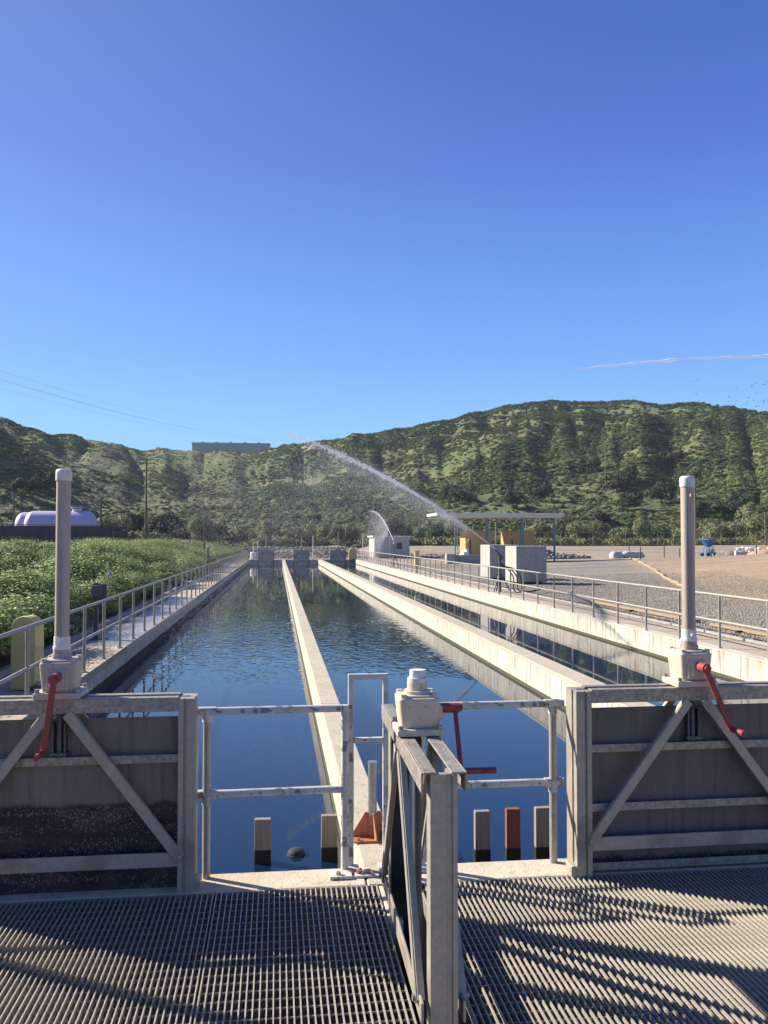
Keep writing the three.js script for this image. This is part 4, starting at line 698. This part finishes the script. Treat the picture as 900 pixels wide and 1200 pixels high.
// ------------------------------------------------------------------ yard
{
  const blk = (label, x, d, w, h, dp, turn) => { const t = thing('concrete_block', label, 'concrete block', [x, ground(x, d), -d], turn); mesh('body', cbox(w, h, dp, 0, h / 2 + 0.1, 0, 0.025), M.block, t); mesh('skid', [box(w * 0.8, 0.12, 0.16, 0, 0.06, dp * 0.3), box(w * 0.8, 0.12, 0.16, 0, 0.06, -dp * 0.3)], M.dark, t); mesh('groove', box(w * 0.98, 0.012, 0.01, 0, h * 0.62, dp / 2 + 0.003), M.block, t); };
  blk('large grey concrete block standing free in the yard beside the black water cannon', 12.0, 41.7, 1.5, 1.72, 1.9, 0.02);
  blk('grey concrete block half hidden behind the other block', 11.95, 46.6, 1.6, 1.75, 2.0, 0.02);
  // open shelter
  const SZ = 80, sx = (px) => SZ * Math.tan(Math.atan((px - 450) / PX) + YAW);
  let t = thing('shelter', 'open shelter with a thin flat metal roof on slender posts', 'shelter', [0, ground(20, SZ), -SZ]);
  const x0 = sx(509), x1 = sx(657);
  const roof = mesh('roof', [cbox(x1 - x0, 0.24, 5.4, (x0 + x1) / 2, 4.4, -1.5, 0.02)], M.roof, t); mesh('fascia', [box(x1 - x0 - 0.6, 0.2, 0.08, (x0 + x1) / 2, 4.18, 1.0), box(x1 - x0 - 0.6, 0.2, 0.08, (x0 + x1) / 2, 4.18, -4)], M.roof, roof);
  for (const [px, w, z] of [[531, 0.11, 0.9], [546, 0.1, -3.8], [568, 0.24, 0.8], [593, 0.1, -3.8], [609, 0.26, 0.8], [630, 0.1, -3.8], [646, 0.16, 0.9]]) mesh('column', cbox(w, 4.3, w, sx(px), 2.14, z, 0.02), M.blueGrey, t);
  for (let i = 0; i < 12; i++) mesh('purlin', box(0.06, 0.12, 5.0, x0 + 0.5 + i * (x1 - x0 - 1) / 11, 4.2, -1.5), M.darkSteel, roof);
  t = thing('low_wall', 'low grey concrete wall in front of the shelter', 'concrete wall', [0, ground(17, 77), -77]); mesh('wall', cbox(2.6, 0.75, 0.3, sx(549) * 0.965, 0.37, 0, 0.02), M.block, t); mesh('end_block', cbox(0.8, 0.85, 0.8, sx(527) * 0.965, 0.42, 0, 0.03), M.block, t);
  const yb = (label, xa, xb, zc, h) => { const q = thing('yellow_enclosure', label, 'equipment enclosure', [(xa + xb) / 2, ground(20, SZ), -zc]); const w = xb - xa; mesh('body', cbox(w, h, 2.4, 0, h / 2 + 0.25, 0, 0.04), M.yellow, q); mesh('plinth', box(w + 0.3, 0.25, 2.7, 0, 0.125, 0), M.block, q); mesh('lid', cbox(w + 0.1, 0.08, 2.5, 0, h + 0.29, 0, 0.02), M.yellow, q); mesh('door', box(w * 0.38, h * 0.8, 0.04, w * 0.15, h * 0.5 + 0.25, 1.21), M.yellow, q); mesh('panel', box(0.12, h * 0.5, 0.05, -w * 0.32, h * 0.55, 1.215), M.dark, q); };
  yb('yellow equipment enclosure under the open shelter with a sunlit side', sx(546), sx(577), 81.5, 2.6); yb('yellow equipment enclosure under the shelter behind the big block', sx(597), sx(629), 82, 2.6);
  t = thing('stair', 'small white stair beside the yellow enclosure', 'stair', [sx(541), ground(17, 80), -80]); for (let i = 0; i < 5; i++) mesh('step', box(0.26, 0.24 * (i + 1), 1.0, -0.5 + i * 0.24, 0.12 * (i + 1), 0), M.white, t); mesh('hand_rail', rod(V(-0.6, 0.9, 0.5), V(0.6, 2.1, 0.5), 0.03, 6), M.white, t);
  // bags, stakes, wattle
  const at = (px, d) => d * Math.tan(Math.atan((px - 450) / PX) + YAW);
  [[722, 90, 0.3, 'white filled sack lying alone by the wattle end'], [741, 90.5, 0.1, 'long grey white sack beside the stake']].forEach(([px, d, a, l], i) => { const x = at(px, d), q = thing('sand_bag', l, 'sack', [x, ground(x, d), -d], a); const g = new THREE.SphereGeometry(1, 20, 12), p = g.attributes.position; for (let k = 0; k < p.count; k++) { const n = 0.9 + 0.25 * vnoise(p.getX(k) * 3 + 9, p.getY(k) * 3 + p.getZ(k) * 2 + 9); p.setXYZ(k, Math.sign(p.getX(k)) * Math.pow(Math.abs(p.getX(k)), 0.7) * (i ? 1.35 : 0.75) * n, Math.max(-0.25, p.getY(k)) * 0.6 * n + 0.15, p.getZ(k) * 0.55 * n); } g.computeVertexNormals(); mesh('sack', g, M.bag, q); mesh('tie', new THREE.TorusGeometry(0.12, 0.03, 6, 12).translate(i ? 1.3 : 0.72, 0.2, 0), M.wattle, q); });
  const pts = [[738, 80], [744, 72], [752, 64], [764, 55], [776, 47], [790, 40], [803, 35]].map(([px, d]) => { const x = at(px, d); return V(x, ground(x, d) + 0.1, -d); });
  const curve = new THREE.CatmullRomCurve3(pts); { const q = thing('straw_wattle', 'straw erosion roll snaking along the edge of the sandy ground', 'straw roll'); const n = 4; for (let i = 0; i < n; i++) { const seg = new THREE.CatmullRomCurve3(Array.from({ length: 13 }, (_, k) => curve.getPoint((i + (k / 12) * 0.985) / n).add(V(0.05 * Math.sin(k * 1.3 + i * 2.3), 0, 0))).map((p) => V(p.x, ground(p.x, -p.z) + 0.06, p.z))); mesh('roll_section', new THREE.TubeGeometry(seg, 40, 0.09, 9), M.wattle, q); } }
  [[750, 74, 1.1], [778, 84, 1.5], [796, 86, 0.9], [833, 70, 0.6], [886, 76, 1.0], [737, 92, 2.2]].forEach(([px, d, h]) => { const x = at(px, d), q = thing('survey_stake', ['thin wooden stake standing in the sandy yard', 'tall thin stake next to the sacks'][h > 2 ? 1 : 0], 'stake', [x, ground(x, d), -d], 0, h > 2 ? undefined : 'wooden stakes in the yard'); mesh('stick', box(0.09, h, 0.05, 0, h / 2 - 0.02, 0), M.poleWood, q); mesh('tip', box(0.1, 0.16, 0.06, 0, h - 0.06, 0), M.wattle, q); });
  // blue hopper
  { const d = 104, x = at(830, d), q = thing('blue_hopper', 'bright blue hopper machine on a wheeled frame', 'hopper', [x, ground(x, d), -d], 0.3); q.scale.setScalar(0.82);
    const hop = new THREE.CylinderGeometry(1.25, 0.35, 1.15, 4).rotateY(Math.PI / 4).translate(0, 1.95, 0); mesh('hopper', hop, M.blue, q); mesh('rim', box(1.95, 0.12, 1.95, 0, 2.55, 0), M.blue, q);
    for (const [a, b] of [[-1, 1], [1, 1], [-1, -1], [1, -1]]) mesh('leg', rod(V(a * 0.75, 0.3, b * 0.6), V(a * 0.4, 1.5, b * 0.4), 0.06, 6), M.blue, q); mesh('chassis', [box(1.9, 0.16, 1.1, 0, 0.5, 0), box(0.8, 0.5, 0.7, 0.2, 0.8, 0)], M.blue, q); for (const [a, b] of [[-0.7, 0.6], [0.7, 0.6], [-0.7, -0.6], [0.7, -0.6]]) mesh('wheel', new THREE.CylinderGeometry(0.28, 0.28, 0.16, 18).rotateX(Math.PI / 2).translate(a, 0.28, b), M.rubber, q); mesh('tow_bar', rod(V(-0.9, 0.5, 0), V(-1.8, 0.3, 0), 0.05, 6), M.darkSteel, q); }
  // pallet of timber, rubble and soil heap
  { const d = 90, x = at(870, d), q = thing('concrete_barrier', 'grey barrier with two white end posts in front of the rubble', 'barrier', [x, ground(x, d), -d], 0.1); mesh('body', cbox(1.4, 0.55, 0.5, 0, 0.3, 0, 0.04), M.block, q); for (const s of [-1, 1]) mesh('end_post', cbox(0.22, 0.7, 0.3, s * 0.85, 0.35, 0, 0.03), M.white, q); }
  const rr = rng(91); const heap = (label, px, d, w, h, m, seed) => { const x = at(px, d), g = new THREE.SphereGeometry(1, 28, 14, 0, 6.2832, 0, Math.PI / 2), p = g.attributes.position; for (let k = 0; k < p.count; k++) { const n = 0.7 + 0.6 * fbm(p.getX(k) * 2 + seed, p.getZ(k) * 2 + seed, 4); p.setXYZ(k, p.getX(k) * w * n, p.getY(k) * h * n - 0.1, p.getZ(k) * w * 0.6 * n); } g.computeVertexNormals(); tag(mesh('soil_heap', g.translate(x, ground(x, d), -d), m, scene), label, 'heap'); };
  const soil = (c, s) => mat({ map: tex(256, 256, 1.5, 1.5, (u, v) => tint(c, 0.6 + 0.7 * fbm(u * 16, v * 16, 4, 16, 16, s))), roughness: 1 });
  heap('reddish tan soil heap at the edge of the sandy yard', 903, 88, 2.6, 1.0, soil([0.45, 0.29, 0.18], 12), 3); heap('grey rubble heap behind the barrier', 862, 98, 2.4, 0.95, soil([0.24, 0.2, 0.16], 14), 9);
  const big = rng(97); for (let i = 0; i < 16; i++) { const px = 852 + 40 * big(), d = 96 + 4 * big(), x = at(px, d), s = 0.3 + 0.4 * big(), g = new THREE.IcosahedronGeometry(s, 1), p = g.attributes.position; for (let k = 0; k < p.count; k++) { const n = 0.75 + 0.5 * vnoise(p.getX(k) * 3 + i * 4 + 30, p.getY(k) * 3 + p.getZ(k) * 2 + 30); p.setXYZ(k, p.getX(k) * n, p.getY(k) * n * 0.8, p.getZ(k) * n); } g.computeVertexNormals(); tag(mesh('boulder', g.translate(x, ground(x, d) + s * 0.4, -d), M.stone, scene), 'rough grey boulder in the rubble beside the soil heap', 'boulder', 'boulders in the rubble'); }
  for (let i = 0; i < 22; i++) { const px = 858 + 62 * big(), d = 118 + 3 * big(), x = at(px, d), s = 0.16 + 0.2 * big(); tag(mesh('white_stone', new THREE.DodecahedronGeometry(s, 0).translate(x, ground(x, d) + s * 0.6, -d), M.white, scene), 'small white painted stone in the row before the brush', 'stone', 'row of white stones'); }
  // chain link fence behind the yard
  { const q = thing('yard_fence', 'thin wire fence with slim posts behind the yard', 'fence'), d = 136; for (let x = 26; x < 92; x += 2.7) mesh('post', cyl(0.03, 2.1, x, ground(x, d) - 0.05, -d, 6), M.galv, q); for (const h of [0.3, 1.2, 2.2]) { const p = []; for (let x = 26; x <= 92; x += 2.7) p.push(V(x, ground(x, d) + h, -d)); mesh('wire', new THREE.TubeGeometry(new THREE.CatmullRomCurve3(p), 60, 0.018, 4), M.galv, q); } }
  // pale planks on the gravel
  for (const [xa, da, xb, db, w, l] of [[10.55, 17.4, 10.5, 20.3, 0.16, 'pale plank lying on the gravel along the yard walkway, shorter one'], [10.55, 21.2, 10.45, 28.5, 0.2, 'long pale plank lying on the gravel along the yard walkway']]) { const q = thing('plank', l, 'plank'); const a = V(xa, ground(xa, da) + 0.06, -da), b = V(xb, ground(xb, db) + 0.06, -db), L = a.distanceTo(b); mesh('board', cbox(w, 0.07, L, 0, 0, 0, 0.01).rotateY(Math.atan2(b.x - a.x, b.z - a.z)).translate((a.x + b.x) / 2, (a.y + b.y) / 2, (a.z + b.z) / 2), M.wattle, q); mesh('batten', box(w + 0.3, 0.05, 0.1, (a.x + b.x) / 2, (a.y + b.y) / 2 - 0.03, (a.z + b.z) / 2), M.dark, q); }
}
// contrail: a thin drawn out cloud high over the hills
{
  const at = (px, py, d) => { const a = Math.atan((px - 450) / PX) + YAW; return V(d * Math.tan(a), EYE + (633 - py) / PX * d * (Math.cos(YAW) + Math.tan(a) * Math.sin(YAW)), -d); };
  const cm = mat({ rgb: [0.95, 0.96, 1], roughness: 1, transparent: true, opacity: 0.42 });
  const strand = (px0, py0, px1, py1, w0, w1, seed) => { const r = rng(seed), g = [], a = at(px0, py0, 5200), b = at(px1, py1, 5200), n = 40; let last = null; const rad = (t) => (w0 + (w1 - w0) * Math.sqrt(t)) * (0.75 + 0.5 * vnoise(t * 18 + seed, 3)); const pts = []; for (let k = 0; k <= n; k++) { const t = k / n, p = a.clone().lerp(b, t); p.y += 6 * (vnoise(t * 9 + seed, 8) - 0.5); pts.push(p); } const c = new THREE.CatmullRomCurve3(pts), tg = new THREE.TubeGeometry(c, 80, 1, 8); const P = tg.attributes.position; for (let i = 0; i <= 80; i++) { const ctr = c.getPointAt(i / 80), R = rad(i / 80) * (i > 68 ? Math.max(0.05, (80 - i) / 12) : 1); for (let j = 0; j <= 8; j++) { const q = i * 9 + j; P.setXYZ(q, ctr.x + (P.getX(q) - ctr.x) * R, ctr.y + (P.getY(q) - ctr.y) * R * 0.8, ctr.z + (P.getZ(q) - ctr.z) * R); } } tg.computeVertexNormals(); return tg; };
  const o = tag(mesh('contrail_cloud', [strand(677, 431, 806, 419.5, 1.5, 13, 3), strand(806, 419.4, 940, 415, 4, 13, 5)], cm, scene, false), 'thin white vapour trail in the blue sky above the hills', 'cloud'); o.castShadow = false;
}
// a few birds over the hill
{
  const r = rng(131), at = (px, py, d) => { const a = Math.atan((px - 450) / PX) + YAW; return V(d * Math.tan(a), EYE + (633 - py) / PX * d * (Math.cos(YAW) + Math.tan(a) * Math.sin(YAW)), -d); };
  for (let i = 0; i < 26; i++) {
    const px = 800 + 105 * Math.pow(r(), 0.6), py = 442 + 34 * Math.pow(r(), 0.5) , p = at(px, py, 150 + 40 * r()), b = thing('bird', 'tiny dark bird in the flock over the hill', 'bird', [p.x, p.y, p.z], r() * 6, 'flock of birds'), up = 0.1 + 0.3 * r();
    mesh('body', new THREE.SphereGeometry(1, 8, 6).scale(0.05, 0.045, 0.14), M.dark, b);
    for (const s of [-1, 1]) mesh('wing', along(new THREE.BoxGeometry(0.015, 0.26, 0.1).translate(0, 0.13, 0), V(s * 0.03, 0.01, 0), V(s * 0.27, 0.01 + up * 0.5, 0)), M.dark, b);
  }
}
renderer.render(scene, camera);
